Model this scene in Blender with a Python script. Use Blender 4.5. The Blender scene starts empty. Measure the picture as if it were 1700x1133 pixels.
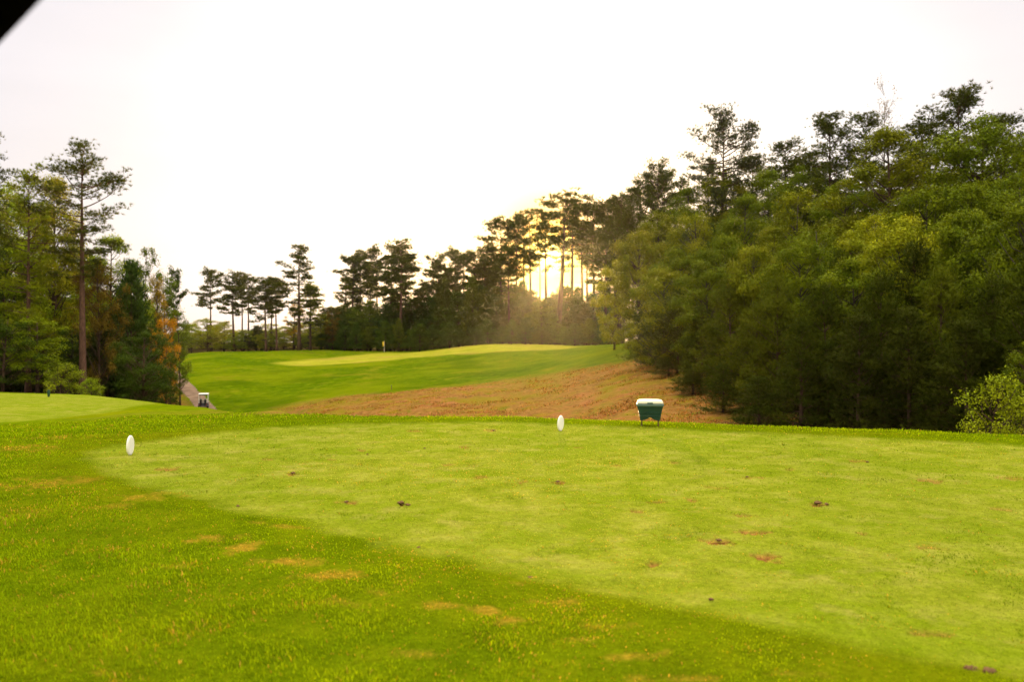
import bpy, math, random
import numpy as np
from mathutils import Vector, Matrix

# ------------------------------------------------------------------ camera, sky, sun, exposure
C = bpy.context.scene.collection
S = bpy.context.scene
EYE = 1.24
F = 1322.0                       # focal length in pixels of the 1700 px wide photograph
cam_d = bpy.data.cameras.new('camera')
cam = bpy.data.objects.new('camera', cam_d); C.objects.link(cam)
cam.location = (0, 0, EYE); cam.rotation_euler = (math.radians(90), 0, 0)
cam_d.sensor_width = 36; cam_d.lens = 28.0
cam_d.clip_start = 0.05; cam_d.clip_end = 4000
cam_d.dof.use_dof = True; cam_d.dof.focus_distance = 10.0; cam_d.dof.aperture_fstop = 2.2
S.camera = cam
S.view_settings.view_transform = 'Standard'; S.view_settings.look = 'None'
S.view_settings.gamma = 1.0; S.view_settings.exposure = 2.1
S.cycles.use_denoising = True
S.cycles.max_bounces = 6; S.cycles.diffuse_bounces = 2; S.cycles.transmission_bounces = 3
S.cycles.sample_clamp_indirect = 6.0

SUN_EL, SUN_AZ = math.radians(6.2), math.radians(2.6)     # azimuth measured from +Y towards +X
sun_dir = Vector((math.sin(SUN_AZ)*math.cos(SUN_EL), math.cos(SUN_AZ)*math.cos(SUN_EL), math.sin(SUN_EL)))

W = bpy.data.worlds.new('World'); S.world = W; W.use_nodes = True
nt = W.node_tree; nt.nodes.clear()
def nd(tree, typ, **kw):
    n = tree.nodes.new(typ)
    for k, v in kw.items():
        if k == 'ins':
            for a, b in v.items(): n.inputs[a].default_value = b
        else: setattr(n, k, v)
    return n
def math_n(tree, op, a, b=None, clamp=False):
    n = nd(tree, 'ShaderNodeMath', operation=op, use_clamp=clamp)
    for i, v in enumerate((a, b)):
        if v is None: continue
        if isinstance(v, (int, float)): n.inputs[i].default_value = v
        else: tree.links.new(v, n.inputs[i])
    return n.outputs[0]
def mixc(tree, fac, a, b, blend='MIX'):
    n = nd(tree, 'ShaderNodeMix', data_type='RGBA', blend_type=blend)
    for idx, v in ((0, fac), (6, a), (7, b)):
        if isinstance(v, (int, float)): n.inputs[idx].default_value = v
        elif isinstance(v, tuple): n.inputs[idx].default_value = v if len(v) == 4 else (*v, 1)
        else: tree.links.new(v, n.inputs[idx])
    return n.outputs[2]
def ramp(tree, fac, stops, interp='LINEAR'):
    n = nd(tree, 'ShaderNodeValToRGB'); n.color_ramp.interpolation = interp
    e = n.color_ramp.elements
    while len(e) < len(stops): e.new(0.5)
    for el, (p, c) in zip(e, stops):
        el.position = p
        el.color = (c, c, c, 1) if isinstance(c, (int, float)) else (*c, 1)
    tree.links.new(fac, n.inputs[0]); return n.outputs[0]
L = nt.links
sky = nd(nt, 'ShaderNodeTexSky', sky_type='NISHITA', sun_disc=False, sun_elevation=SUN_EL, sun_rotation=SUN_AZ)
sky.air_density = 1.0; sky.dust_density = 3.0; sky.ozone_density = 0.6
tc = nd(nt, 'ShaderNodeTexCoord')
sep = nd(nt, 'ShaderNodeSeparateXYZ'); L.new(tc.outputs['Generated'], sep.inputs[0])
# thin, bright overcast deck, brighter overhead, mixed over the clear sky
up = ramp(nt, sep.outputs[2], [(0.0, 2.15), (0.42, 2.35), (0.62, 7.0), (1.0, 11.0)], 'EASE')
cn = nd(nt, 'ShaderNodeTexNoise', ins={'Scale': 2.2, 'Detail': 4.0, 'Roughness': 0.55})
mp = nd(nt, 'ShaderNodeMapping'); mp.inputs['Scale'].default_value = (1, 1, 4.0)
L.new(tc.outputs['Generated'], mp.inputs[0]); L.new(mp.outputs[0], cn.inputs['Vector'])
cl = ramp(nt, cn.outputs[0], [(0.3, 0.95), (0.7, 1.06)])
dt = nd(nt, 'ShaderNodeVectorMath', operation='DOT_PRODUCT'); dt.inputs[1].default_value = sun_dir
L.new(tc.outputs['Generated'], dt.inputs[0])
dp = math_n(nt, 'MAXIMUM', dt.outputs['Value'], 0.0)
tint = ramp(nt, dp, [(0.0, (1.0, 0.94, 0.78)), (0.78, (0.87, 0.82, 0.87)), (0.87, (0.92, 0.88, 0.91)), (0.95, (1.10, 1.10, 1.12)), (1.0, (1.3, 1.15, 0.92))])
deck = mixc(nt, 1.0, tint, up, 'MULTIPLY'); deck = mixc(nt, 1.0, deck, cl, 'MULTIPLY')
both = mixc(nt, 0.93, sky.outputs[0], deck)
g_w = math_n(nt, 'MULTIPLY', math_n(nt, 'POWER', dp, 430.0), 1.2, True)      # reddened, bright sky round the low sun
tot = mixc(nt, g_w, both, (7.6, 3.5, 0.30))
core = mixc(nt, 1.0, (1.0, 0.66, 0.14), math_n(nt, 'MULTIPLY', math_n(nt, 'POWER', dp, 3500.0), 26.0), 'MULTIPLY')
tot = mixc(nt, 1.0, tot, core, 'ADD')
bg = nd(nt, 'ShaderNodeBackground'); bg.inputs[1].default_value = 0.1
out = nd(nt, 'ShaderNodeOutputWorld'); L.new(tot, bg.inputs[0]); L.new(bg.outputs[0], out.inputs[0])

sl = bpy.data.lights.new('sun', 'SUN'); sl.energy = 2.2; sl.angle = math.radians(0.6); sl.color = (1.0, 0.66, 0.34)
so = bpy.data.objects.new('sun', sl); C.objects.link(so)
so.rotation_euler = (-sun_dir).to_track_quat('-Z', 'Y').to_euler()

# ------------------------------------------------------------------ small tools
def tag(o, label=None, cat=None, group=None, kind=None):
    if label: o['label'] = label
    if cat: o['category'] = cat
    if group: o['group'] = group
    if kind: o['kind'] = kind
    return o
def empty(name, loc=(0, 0, 0), rz=0.0):
    o = bpy.data.objects.new(name, None); C.objects.link(o)
    o.empty_display_size = 0.3; o.location = loc; o.rotation_euler = (0, 0, rz); return o
def add_obj(name, me, mat=None, parent=None):
    o = bpy.data.objects.new(name, me); C.objects.link(o)
    if mat and not me.materials: me.materials.append(mat)
    if parent: o.parent = parent
    return o
def np_mesh(name, V, polys, smooth=False, attrs=None):
    """polys: list of int arrays (n,k)"""
    me = bpy.data.meshes.new(name)
    V = np.asarray(V, np.float32)
    me.vertices.add(len(V)); me.vertices.foreach_set('co', V.ravel())
    polys = [np.asarray(p, np.int32) for p in polys if len(p)]
    tot = np.concatenate([np.full(len(p), p.shape[1], np.int32) for p in polys])
    idx = np.concatenate([p.ravel() for p in polys])
    st = np.concatenate([[0], np.cumsum(tot)[:-1]]).astype(np.int32)
    me.loops.add(len(idx)); me.loops.foreach_set('vertex_index', idx)
    me.polygons.add(len(tot)); me.polygons.foreach_set('loop_start', st)
    me.polygons.foreach_set('use_smooth', np.full(len(tot), smooth))
    for k, a in (attrs or {}).items():
        a = np.asarray(a, np.float32)
        if a.ndim == 1:
            at = me.attributes.new(k, 'FLOAT', 'POINT'); at.data.foreach_set('value', a)
        else:
            at = me.attributes.new(k, 'FLOAT_VECTOR', 'POINT'); at.data.foreach_set('vector', a.ravel())
    me.update(calc_edges=True)
    return me
class MB:
    """collects boxes, tubes and lathed shapes into one mesh"""
    def __init__(s): s.v = []; s.f = []; s.n = 0
    def add(s, V, Fs):
        s.v += [tuple(v) for v in V]; s.f += [tuple(i + s.n for i in f) for f in Fs]; s.n += len(V)
    def box(s, lo, hi):
        x0, y0, z0 = lo; x1, y1, z1 = hi
        s.add([(x0,y0,z0),(x1,y0,z0),(x1,y1,z0),(x0,y1,z0),(x0,y0,z1),(x1,y0,z1),(x1,y1,z1),(x0,y1,z1)],
              [(0,3,2,1),(4,5,6,7),(0,1,5,4),(1,2,6,5),(2,3,7,6),(3,0,4,7)])
    def tube(s, pts, rad, n=8):
        pts = [Vector(p) for p in pts]
        if isinstance(rad, (int, float)): rad = [rad]*len(pts)
        V, Fs = [], []
        for i, p in enumerate(pts):
            d = (pts[min(i+1, len(pts)-1)] - pts[max(i-1, 0)]).normalized()
            a = d.orthogonal().normalized() if i == 0 else (pa - d*pa.dot(d)).normalized()
            pa = a; b = d.cross(a)
            for k in range(n):
                t = 2*math.pi*k/n
                V.append(p + (a*math.cos(t) + b*math.sin(t))*rad[i])
        for i in range(len(pts)-1):
            for k in range(n):
                k2 = (k+1) % n
                Fs.append((i*n+k, i*n+k2, (i+1)*n+k2, (i+1)*n+k))
        Fs.append(tuple(range(n-1, -1, -1))); Fs.append(tuple((len(pts)-1)*n+k for k in range(n)))
        s.add(V, Fs)
    def loft(s, rings, cap=True):
        n = len(rings[0]); V = [p for r in rings for p in r]; Fs = []
        for i in range(len(rings)-1):
            for k in range(n):
                k2 = (k+1) % n
                Fs.append((i*n+k, i*n+k2, (i+1)*n+k2, (i+1)*n+k))
        if cap: Fs.append(tuple(range(n-1, -1, -1))); Fs.append(tuple((len(rings)-1)*n+k for k in range(n)))
        s.add(V, Fs)
    def build(s, name, mat, parent=None, bevel=0.0, smooth=False):
        me = bpy.data.meshes.new(name); me.from_pydata(s.v, [], s.f)
        if bevel or smooth:
            import bmesh
            bm = bmesh.new(); bm.from_mesh(me)
            if bevel: bmesh.ops.bevel(bm, geom=[e for e in bm.edges if e.calc_face_angle(0) > 0.5], offset=bevel, segments=2, affect='EDGES', profile=0.6)
            bm.to_mesh(me); bm.free()
            if smooth: me.polygons.foreach_set('use_smooth', [True]*len(me.polygons))
        me.update()
        return add_obj(name, me, mat, parent)
def rrect(hx, hy, r, z, n=5, cx=0.0, cy=0.0):
    P = []
    for (sx, sy, a0) in ((1, 1, 0), (-1, 1, 90), (-1, -1, 180), (1, -1, 270)):
        for k in range(n):
            a = math.radians(a0 + 90*k/(n-1))
            P.append((cx + sx*(hx-r) + r*math.cos(a), cy + sy*(hy-r) + r*math.sin(a), z))
    return P

# value noise on numpy arrays
_rs = np.random.RandomState(7); _tab = _rs.rand(512, 512).astype(np.float32)
def vnoise(x, y):
    xi = np.floor(x).astype(int); yi = np.floor(y).astype(int); fx = x-xi; fy = y-yi
    fx = fx*fx*(3-2*fx); fy = fy*fy*(3-2*fy)
    a = _tab[xi & 511, yi & 511]; b = _tab[(xi+1) & 511, yi & 511]; c = _tab[xi & 511, (yi+1) & 511]; d = _tab[(xi+1) & 511, (yi+1) & 511]
    return (a*(1-fx)+b*fx)*(1-fy) + (c*(1-fx)+d*fx)*fy
def fbm(x, y, o=4):
    t = 0; a = 0.5
    for i in range(o): t = t + a*vnoise(x + 17.3*i, y + 9.1*i); x = x*2.03; y = y*2.03; a *= 0.5
    return t/(1-0.5**o)

# ------------------------------------------------------------------ terrain: profiles of the ground by bearing, (distance, height)
TER = [  # bearing given as the photograph's column, then (metres ahead, height)
 (-400, [(1,0),(10,0),(16,-.5),(24,-1.0),(42,-1.3),(60,-2.2),(90,-3.0),(130,-2.5),(180,-1.5),(260,-1),(500,0)]),
 (0,   [(1,0),(9.5,0),(15,-.5),(22,-.99),(32,-1.12),(42,-1.48),(48,-1.9),(60,-2.57),(90,-3.5),(130,-2.5),(180,-1.5),(260,-1),(500,0)]),
 (130, [(1,0),(10,0),(15,-.42),(24,-1.02),(33,-1.2),(41,-1.5),(48,-2.1),(60,-2.8),(90,-4.2),(130,-2.6),(180,-1.5),(260,-1),(500,0)]),
 (265, [(1,0),(10.4,0),(15,-.28),(22,-.75),(30,-1.17),(36,-1.55),(44,-2.5),(60,-4.6),(75,-5.9),(90,-5.6),(105,-4.9),(125,-3.6),(150,-2.4),(180,-1.6),(260,-1),(500,0)]),
 (330, [(1,0),(11,0),(15,-.2),(20,-.62),(30,-1.25),(36,-2.0),(48,-4.5),(70,-6.6),(88,-5.6),(100,-4.9),(110,-4.1),(125,-2.9),(150,-1.35),(162,-1.3),(185,-1.6),(260,-1),(500,0)]),
 (450, [(1,0),(12,0),(15,-.15),(20,-.58),(25,-1.2),(40,-4.0),(65,-6.6),(85,-5.5),(105,-4.64),(125,-2.95),(135,-2.5),(140,-1.95),(160,-.85),(170,-.8),(200,-1.4),(260,-1),(500,0)]),
 (530, [(1,0),(12.7,0),(14,-.06),(18,-.8),(40,-3.9),(60,-4.6),(78,-4.85),(100,-4.36),(125,-3.0),(134,-2.75),(150,-1.75),(165,-.6),(175,-.5),(210,-1.2),(260,-1),(500,0)]),
 (650, [(1,0),(12.9,0),(14,-.12),(18,-.9),(36,-3.2),(50,-3.7),(65,-3.85),(80,-3.84),(100,-3.6),(124,-2.7),(132,-2.45),(150,-1.5),(166,-.9),(178,-1.0),(210,-1.2),(260,-1),(500,0)]),
 (850, [(1,0),(12.8,0),(14,-.12),(18,-.9),(34,-2.9),(46,-3.2),(70,-2.94),(84,-2.65),(100,-2.1),(112,-1.9),(122,-.85),(138,.25),(150,.85),(158,.8),(200,.2),(260,0),(500,0)]),
 (960, [(1,0),(12.3,0),(13.5,-.12),(18,-.9),(30,-2.5),(42,-2.8),(60,-2.2),(80,-1.5),(100,-.9),(112,-.6),(125,.1),(145,.6),(170,.4),(260,0),(500,0)]),
 (1050,[(1,0),(12.1,0),(13.2,-.12),(18,-.9),(28,-2.0),(36,-2.1),(48,-1.8),(60,-1.2),(70,-.6),(82,.1),(100,.65),(140,.9),(260,1),(500,1)]),
 (1200,[(1,0),(11.5,0),(12.6,-.1),(18,-1.1),(25,-1.9),(32,-1.9),(40,-1.5),(60,.2),(100,3.0),(160,3),(260,2),(500,1)]),
 (1450,[(1,0),(10.9,0),(11.8,-.1),(16,-1.1),(22,-1.9),(28,-1.8),(45,0),(100,3.4),(160,3.4),(260,2),(500,1)]),
 (1700,[(1,0),(10.1,0),(11,-.08),(15,-1.0),(20,-1.6),(28,-1.4),(45,.1),(100,3.4),(160,3.4),(260,2),(500,1)]),
 (2100,[(1,0),(9.4,0),(10.4,-.08),(15,-.6),(20,-.8),(45,.4),(100,3.4),(160,3.4),(260,2),(500,1)]),
]
def pchip(x, y, q):
    x = np.asarray(x, float); y = np.asarray(y, float); h = np.diff(x); d = np.diff(y)/h
    m = np.zeros(len(x)); m[0] = d[0]; m[-1] = d[-1]
    for i in range(1, len(x)-1):
        if d[i-1]*d[i] > 0:
            w1 = 2*h[i]+h[i-1]; w2 = h[i]+2*h[i-1]; m[i] = (w1+w2)/(w1/d[i-1]+w2/d[i])
    q = np.clip(q, x[0], x[-1]); k = np.clip(np.searchsorted(x, q)-1, 0, len(h)-1); t = (q-x[k])/h[k]
    return ((1+2*t)*(1-t)**2)*y[k] + t*(1-t)**2*h[k]*m[k] + t*t*(3-2*t)*y[k+1] + t*t*(t-1)*h[k]*m[k+1]
GY = np.geomspace(1.0, 500.0, 420); GU = np.linspace(-1.0, 1.0, 401)
_cu = np.array([(c-850)/F for c, _ in TER]); _cz = np.array([pchip([a for a, b in k], [b for a, b in k], GY) for _, k in TER])
GZ = np.array([pchip(_cu, _cz[:, j], GU) for j in range(len(GY))]).T           # [u, Y]
_kw = np.exp(-0.5*(np.arange(-6, 7)/2.5)**2); _kw /= _kw.sum()
GZ = np.apply_along_axis(lambda r: np.convolve(np.pad(r, 6, mode='edge'), _kw, 'valid'), 0, GZ)
_kw2 = np.exp(-0.5*(np.arange(-2, 3)/1.0)**2); _kw2 /= _kw2.sum()
GZ = np.apply_along_axis(lambda r: np.convolve(np.pad(r, 2, mode='edge'), _kw2, 'valid'), 1, GZ)
def height(X, Y):
    X = np.asarray(X, float); Y = np.asarray(Y, float)
    Yc = np.clip(Y, 1.0, 500.0); u = np.clip(X/np.maximum(Y, 1.0), -1, 1)
    a = (u+1)/2*(len(GU)-1); b = np.log(Yc)/np.log(500.0)*(len(GY)-1)
    i = np.clip(a.astype(int), 0, len(GU)-2); j = np.clip(b.astype(int), 0, len(GY)-2); fa = a-i; fb = b-j
    z = (GZ[i, j]*(1-fa)+GZ[i+1, j]*fa)*(1-fb) + (GZ[i, j+1]*(1-fa)+GZ[i+1, j+1]*fa)*fb
    far = np.clip((Y-30)/60, 0, 1)
    z = z + far*(0.9*(fbm(X*0.035+3, Y*0.035+8, 3)-0.5)+0.45*(fbm(X*0.11+5, Y*0.11, 3)-0.5)) * np.clip((260-Y)/80, 0, 1)
    near = np.clip((Y-13)/6, 0, 1)
    z = z + near*0.10*(fbm(X*0.5, Y*0.5, 3)-0.5) + 0.016*(fbm(X*1.4, Y*1.4, 3)-0.5)
    return z
def gz(x, y): return float(height(np.array([x]), np.array([y]))[0])
_hy = np.geomspace(1.5, 400, 2600)
def hit(px, py, y0=1.5):
    """where the line of sight through a point of the photograph meets the ground"""
    u = (px-850)/F; s = (py-566)/F
    ok = (height(u*_hy, _hy) - (EYE - s*_hy) > 0) & (_hy > y0)
    k = int(np.argmax(ok)) if ok.any() else len(_hy)-1
    return (u*_hy[k], _hy[k])
def at(px, Y): return ((px-850)/F*Y, Y)

# zones of the ground, as outlines on the ground
tee_px = [(138,762),(148,750),(200,738),(260,729),(350,718),(450,710),(600,703),(750,700),(900,702),(1100,711),(1300,720),(1500,729.5),(1700,740.5),(1900,752)]
tee_lo = [(2200,1180),(1850,1130),(1700,1108),(1500,1078),(1300,1040),(1150,1012),(1000,978),(850,948),(700,917),(600,892),(500,868),(400,845),(300,820),(220,797),(165,778)]
TEE = [((px-850)/F*1639/(py-566), EYE*F/(py-566)) for px, py in tee_px+tee_lo]
TEE2 = [at(-300,21),at(0,21.5),at(100,23),at(180,25),at(235,28.5),at(258,31.5),at(262,33.5),at(250,35.5),at(200,38),at(120,40.5),at(40,42),at(-300,43)]
STRAW = [hit(455,677,30),hit(550,662,30),hit(650,650,30),hit(760,641,30),hit(880,628,30),hit(950,615,30),hit(1015,603,30),hit(1060,596,30),at(1110,80),at(1250,60),at(1420,32),at(1400,15),at(1150,14.6),at(1000,14.9),at(700,16),at(560,17),at(500,30),at(440,60)]
STRAW2 = [hit(262,648,60),hit(290,640,60),hit(312,668,60),at(310,70),at(230,66)]
GREEN = [hit(452,603,90),hit(500,598,90),hit(570,592,90),hit(640,586,90),hit(760,576,90),hit(835,570,90),hit(930,573,90),hit(985,575,90),hit(930,580,90),hit(850,583,90),hit(760,588,90),hit(680,594,90),hit(610,601,90),hit(540,606,90),hit(480,607,90)]
_pl = [hit(262,602,60),hit(274,618,60),hit(285,632,60),hit(300,650,60),hit(318,666,60)]; _pr = [hit(278,602,60),hit(294,614,60),hit(309,630,60),hit(329,650,60),hit(348,666,60)]
PATH = _pl + [at(338,76), at(372, 70), at(420, 70), at(378, 76)] + _pr[::-1]
def inside(poly, X, Y):
    r = np.zeros(X.shape, bool); n = len(poly)
    for i in range(n):
        x0, y0 = poly[i]; x1, y1 = poly[(i+1) % n]
        if y0 == y1: continue
        c = ((y0 > Y) != (y1 > Y)) & (X < (x1-x0)*(Y-y0)/(y1-y0)+x0); r ^= c
    return r
def sdist(poly, X, Y):
    d = np.full(X.shape, 1e9); n = len(poly)
    for i in range(n):
        x0, y0 = poly[i]; x1, y1 = poly[(i+1) % n]; dx, dy = x1-x0, y1-y0
        t = np.clip(((X-x0)*dx+(Y-y0)*dy)/max(dx*dx+dy*dy, 1e-9), 0, 1)
        d = np.minimum(d, np.hypot(X-x0-t*dx, Y-y0-t*dy))
    return np.where(inside(poly, X, Y), d, -d)
def smooth_mask(poly, X, Y, w, jit=0.0, js=1.0):
    d = sdist(poly, X, Y)
    if jit: d = d + jit*(fbm(X*js, Y*js, 3)-0.5)*2
    return np.clip(0.5 + d/(2*w), 0, 1)
# worn and dead patches of the turf: (column, row, half width px, half height px, strength)
DIVOTS = [(1360,833,18,4,1),(1250,880,20,5,.9),(1190,892,18,6,1),(1276,919,22,6,1),(1085,930,11,5,.8),(485,783,10,3,.9),(575,830,16,3,.7),(668,833,10,3,.8),(925,797,9,3,.9),(1236,851,14,4,.7),(280,776,14,3,.8),(868,796,9,3,.7),(815,712,9,2,.8),(690,712,10,2,.6),(1425,762,14,3,.6),(1545,794,16,4,.6),(1680,790,16,4,.5),(1150,826,10,3,.8),(1090,830,14,3,.5),(1545,905,16,5,.5),(1325,985,9,3,.5),(1060,845,10,3,.6),(770,740,8,2,.7),(1180,806,16,3,.4),(1660,840,12,4,.6),(1610,1106,14,4,.9),(1640,1110,10,4,.9),(795,790,12,3,.6),(745,768,9,2,.6),(1545,1045,26,6,.5),(1430,882,12,3,.6),(600,745,8,2,.7),(550,760,8,2,.6),(440,760,8,2,.5),(1250,790,12,2,.5),(960,740,10,2,.5),(1020,770,9,2,.5),(1120,765,9,2,.5),(1310,775,9,2,.5)]
WORN = [(350,893,36,9,1),(400,908,34,10,1),(470,930,38,9,1),(545,958,44,9,.8),(520,937,24,6,.6),(60,803,50,12,.8),(120,800,40,9,.6),(255,823,44,8,.8),(190,842,40,6,.5),(850,1031,34,8,1),(800,1015,30,8,.9),(720,1005,34,8,.7),(875,970,20,6,.8),(620,985,30,8,.6),(1070,1090,50,10,1),(960,1065,40,8,.5),(930,1000,40,8,.6),(1010,1040,40,9,.5),(170,1120,30,6,.4),(470,875,30,5,.6),(430,868,22,4,.5),(300,940,30,7,.3),(560,1000,40,9,.4),(1120,1130,60,9,.5),(700,1085,50,8,.4),(1310,1120,50,8,.4),(40,745,50,7,.6),(90,725,60,5,.5),(30,850,50,8,.4),(190,700,40,3,.4)]
def spots(lst, X, Y, edge=0.5, js=13.0):
    m = np.zeros(X.shape)
    for px, py, a, b, s in lst:
        Yc = EYE*F/(py-566); Xc = (px-850)/F*Yc; ra = a/F*Yc; rb = 0.75*b*Yc*Yc/(EYE*F)
        q = np.hypot((X-Xc)/ra, (Y-Yc)/rb)
        near = q < 2.2
        if near.any():
            v = np.zeros(X.shape); n = fbm(X[near]*js, Y[near]*js, 3)-0.5
            v[near] = np.clip((1.25 - q[near] + 2.6*n)/edge, 0, 1)*s
            m = np.maximum(m, v)
    return m
def zones(X, Y):
    z = {}
    z['tee'] = np.maximum(smooth_mask(TEE, X, Y, 0.13, 0.16, 2.0), smooth_mask(TEE2, X, Y, 0.35, 0.25, .6))
    st = smooth_mask(STRAW, X, Y, 3.0, 5.5, 0.18)*np.clip((Y-13.5)/0.8, 0, 1)
    z['straw'] = np.maximum(st, smooth_mask(STRAW2, X, Y, 0.8, 1.2, .3))
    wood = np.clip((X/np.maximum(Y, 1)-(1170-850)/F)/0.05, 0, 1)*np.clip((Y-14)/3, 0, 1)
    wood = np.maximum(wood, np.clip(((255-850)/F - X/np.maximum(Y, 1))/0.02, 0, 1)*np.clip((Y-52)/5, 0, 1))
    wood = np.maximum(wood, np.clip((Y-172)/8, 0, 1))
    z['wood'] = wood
    z['green'] = smooth_mask(GREEN, X, Y, 1.2, 0.5, .2)
    z['path'] = smooth_mask(PATH, X, Y, 0.12)
    z['bare'] = np.where(Y < 14, spots(DIVOTS, X, Y), 0.0); z['worn'] = np.where(Y < 14, spots(WORN, X, Y, 1.0, 11.0), 0.0)
    return z

# ------------------------------------------------------------------ materials
def new_mat(name):
    m = bpy.data.materials.new(name); m.use_nodes = True; t = m.node_tree; t.nodes.clear()
    o = nd(t, 'ShaderNodeOutputMaterial'); return m, t, o
def attr(t, name, out='Fac'): return nd(t, 'ShaderNodeAttribute', attribute_name=name).outputs[out]
def noise(t, vec, scale, detail=4, rough=0.6, dist=0.0):
    n = nd(t, 'ShaderNodeTexNoise', ins={'Scale': scale, 'Detail': detail, 'Roughness': rough, 'Distortion': dist}); t.links.new(vec, n.inputs['Vector']); return n.outputs[0]
def turf_material():
    m, t, o = new_mat('turf')
    P = nd(t, 'ShaderNodeNewGeometry').outputs['Position']
    n_big = noise(t, P, 0.35, 4); n_mid = noise(t, P, 2.6, 5, 0.65); n_fine = noise(t, P, 26, 4, 0.7); n_vf = noise(t, P, 120, 3, 0.7)
    far = noise(t, P, 0.06, 5)
    n_mott = noise(t, P, 0.9, 6, 0.68, 0.6)
    rough_c = ramp(t, n_mid, [(0.28, (0.062, 0.094, 0.0008)), (0.5, (0.104, 0.144, 0.0012)), (0.72, (0.150, 0.178, 0.002))])
    rough_c = mixc(t, ramp(t, n_big, [(0.45, 0.0), (0.75, 0.45)]), rough_c, (0.19, 0.155, 0.003))
    hill_c = ramp(t, n_mott, [(0.30, (0.036, 0.066, 0.0005)), (0.5, (0.064, 0.100, 0.0008)), (0.70, (0.110, 0.145, 0.002))])
    hill_c = mixc(t, ramp(t, far, [(0.42, 0.0), (0.60, 0.75)]), hill_c, (0.125, 0.145, 0.002))
    hill_c = mixc(t, ramp(t, noise(t, P, 0.16, 5, 0.7), [(0.55, 0.0), (0.66, 0.7)]), hill_c, (0.17, 0.145, 0.008))
    hill_c = mixc(t, ramp(t, noise(t, P, 0.09, 4, 0.6), [(0.36, 0.6), (0.5, 0.0)]), hill_c, (0.034, 0.064, 0.0005))
    py_ = nd(t, 'ShaderNodeSeparateXYZ'); t.links.new(P, py_.inputs[0])
    mr = nd(t, 'ShaderNodeMapRange', ins={'From Min': 40.0, 'From Max': 75.0}); t.links.new(py_.outputs[1], mr.inputs[0])
    nearr = nd(t, 'ShaderNodeMapRange', ins={'From Min': 11.0, 'From Max': 20.0, 'To Min': 0.78, 'To Max': 1.0}); t.links.new(py_.outputs[1], nearr.inputs[0])
    rough_c = mixc(t, 1.0, rough_c, nearr.outputs[0], 'MULTIPLY')      # thatch, darkened so the shade between the blades reads deeper
    rough_c = mixc(t, mr.outputs[0], rough_c, hill_c)
    tee_c = ramp(t, n_mid, [(0.28, (0.105, 0.142, 0.003)), (0.5, (0.170, 0.192, 0.012)), (0.74, (0.250, 0.240, 0.036))])
    tee_c = mixc(t, ramp(t, n_mott, [(0.44, 0.0), (0.66, 0.75)]), tee_c, (0.122, 0.168, 0.003))
    tee_c = mixc(t, ramp(t, noise(t, P, 1.7, 5, 0.7), [(0.55, 0.0), (0.72, 0.7)]), tee_c, (0.275, 0.235, 0.050))
    green_c = ramp(t, n_big, [(0.35, (0.20, 0.205, 0.010)), (0.7, (0.29, 0.26, 0.024))])
    green_c = mixc(t, ramp(t, noise(t, P, 0.12, 4), [(0.5, 0.0), (0.65, 0.8)]), green_c, (0.25, 0.19, 0.03))
    straw_c = ramp(t, n_mid, [(0.25, (0.10, 0.045, 0.010)), (0.5, (0.20, 0.098, 0.023)), (0.75, (0.31, 0.155, 0.050))])
    straw_c = mixc(t, ramp(t, noise(t, P, 0.45, 6, 0.75), [(0.50, 0.0), (0.60, 0.9)]), straw_c, (0.190, 0.125, 0.006))
    straw_c = mixc(t, ramp(t, noise(t, P, 0.22, 5, 0.7, .8), [(0.52, 0.0), (0.62, 0.8)]), straw_c, (0.25, 0.10, 0.035))
    straw_c = mixc(t, ramp(t, noise(t, P, 1.3, 6, 0.75, 1.0), [(0.54, 0.0), (0.64, 0.9)]), straw_c, (0.062, 0.028, 0.007))
    straw_c = mixc(t, ramp(t, noise(t, P, 0.7, 5, 0.75, .5), [(0.55, 0.0), (0.63, 0.85)]), straw_c, (0.095, 0.11, 0.003))
    straw_c = mixc(t, ramp(t, noise(t, P, 0.11, 5, 0.7, .6), [(0.50, 0.0), (0.62, 0.65)]), straw_c, (0.15, 0.125, 0.005))
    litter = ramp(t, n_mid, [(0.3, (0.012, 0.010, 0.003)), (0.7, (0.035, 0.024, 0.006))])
    bare_c = ramp(t, n_fine, [(0.3, (0.11, 0.045, 0.010)), (0.7, (0.30, 0.135, 0.035))])
    worn_c = ramp(t, n_fine, [(0.3, (0.16, 0.095, 0.006)), (0.7, (0.34, 0.19, 0.020))])
    c = mixc(t, attr(t, 'tee'), rough_c, tee_c); c = mixc(t, attr(t, 'green'), c, green_c)
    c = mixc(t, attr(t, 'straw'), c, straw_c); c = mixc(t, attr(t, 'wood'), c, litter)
    c = mixc(t, math_n(t, 'MULTIPLY', attr(t, 'worn'), 0.7), c, worn_c); c = mixc(t, attr(t, 'bare'), c, bare_c)
    fine = ramp(t, n_fine, [(0.25, 0.72), (0.75, 1.28)]); c = mixc(t, 1.0, c, fine, 'MULTIPLY')
    vf = ramp(t, n_vf, [(0.25, 0.75), (0.75, 1.25)]); c = mixc(t, 1.0, c, vf, 'MULTIPLY')
    b = nd(t, 'ShaderNodeBsdfPrincipled', ins={'Roughness': 0.9, 'Specular IOR Level': 0.0})
    t.links.new(c, b.inputs['Base Color'])
    hsum = math_n(t, 'ADD', math_n(t, 'MULTIPLY', n_fine, 0.03), math_n(t, 'MULTIPLY', n_mid, 0.10))
    hsum = math_n(t, 'ADD', hsum, math_n(t, 'MULTIPLY', n_vf, 0.008))
    bp = nd(t, 'ShaderNodeBump', ins={'Strength': 0.6, 'Distance': 1.0}); t.links.new(hsum, bp.inputs['Height']); t.links.new(bp.outputs[0], b.inputs['Normal'])
    t.links.new(b.outputs[0], o.inputs[0]); return m
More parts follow.
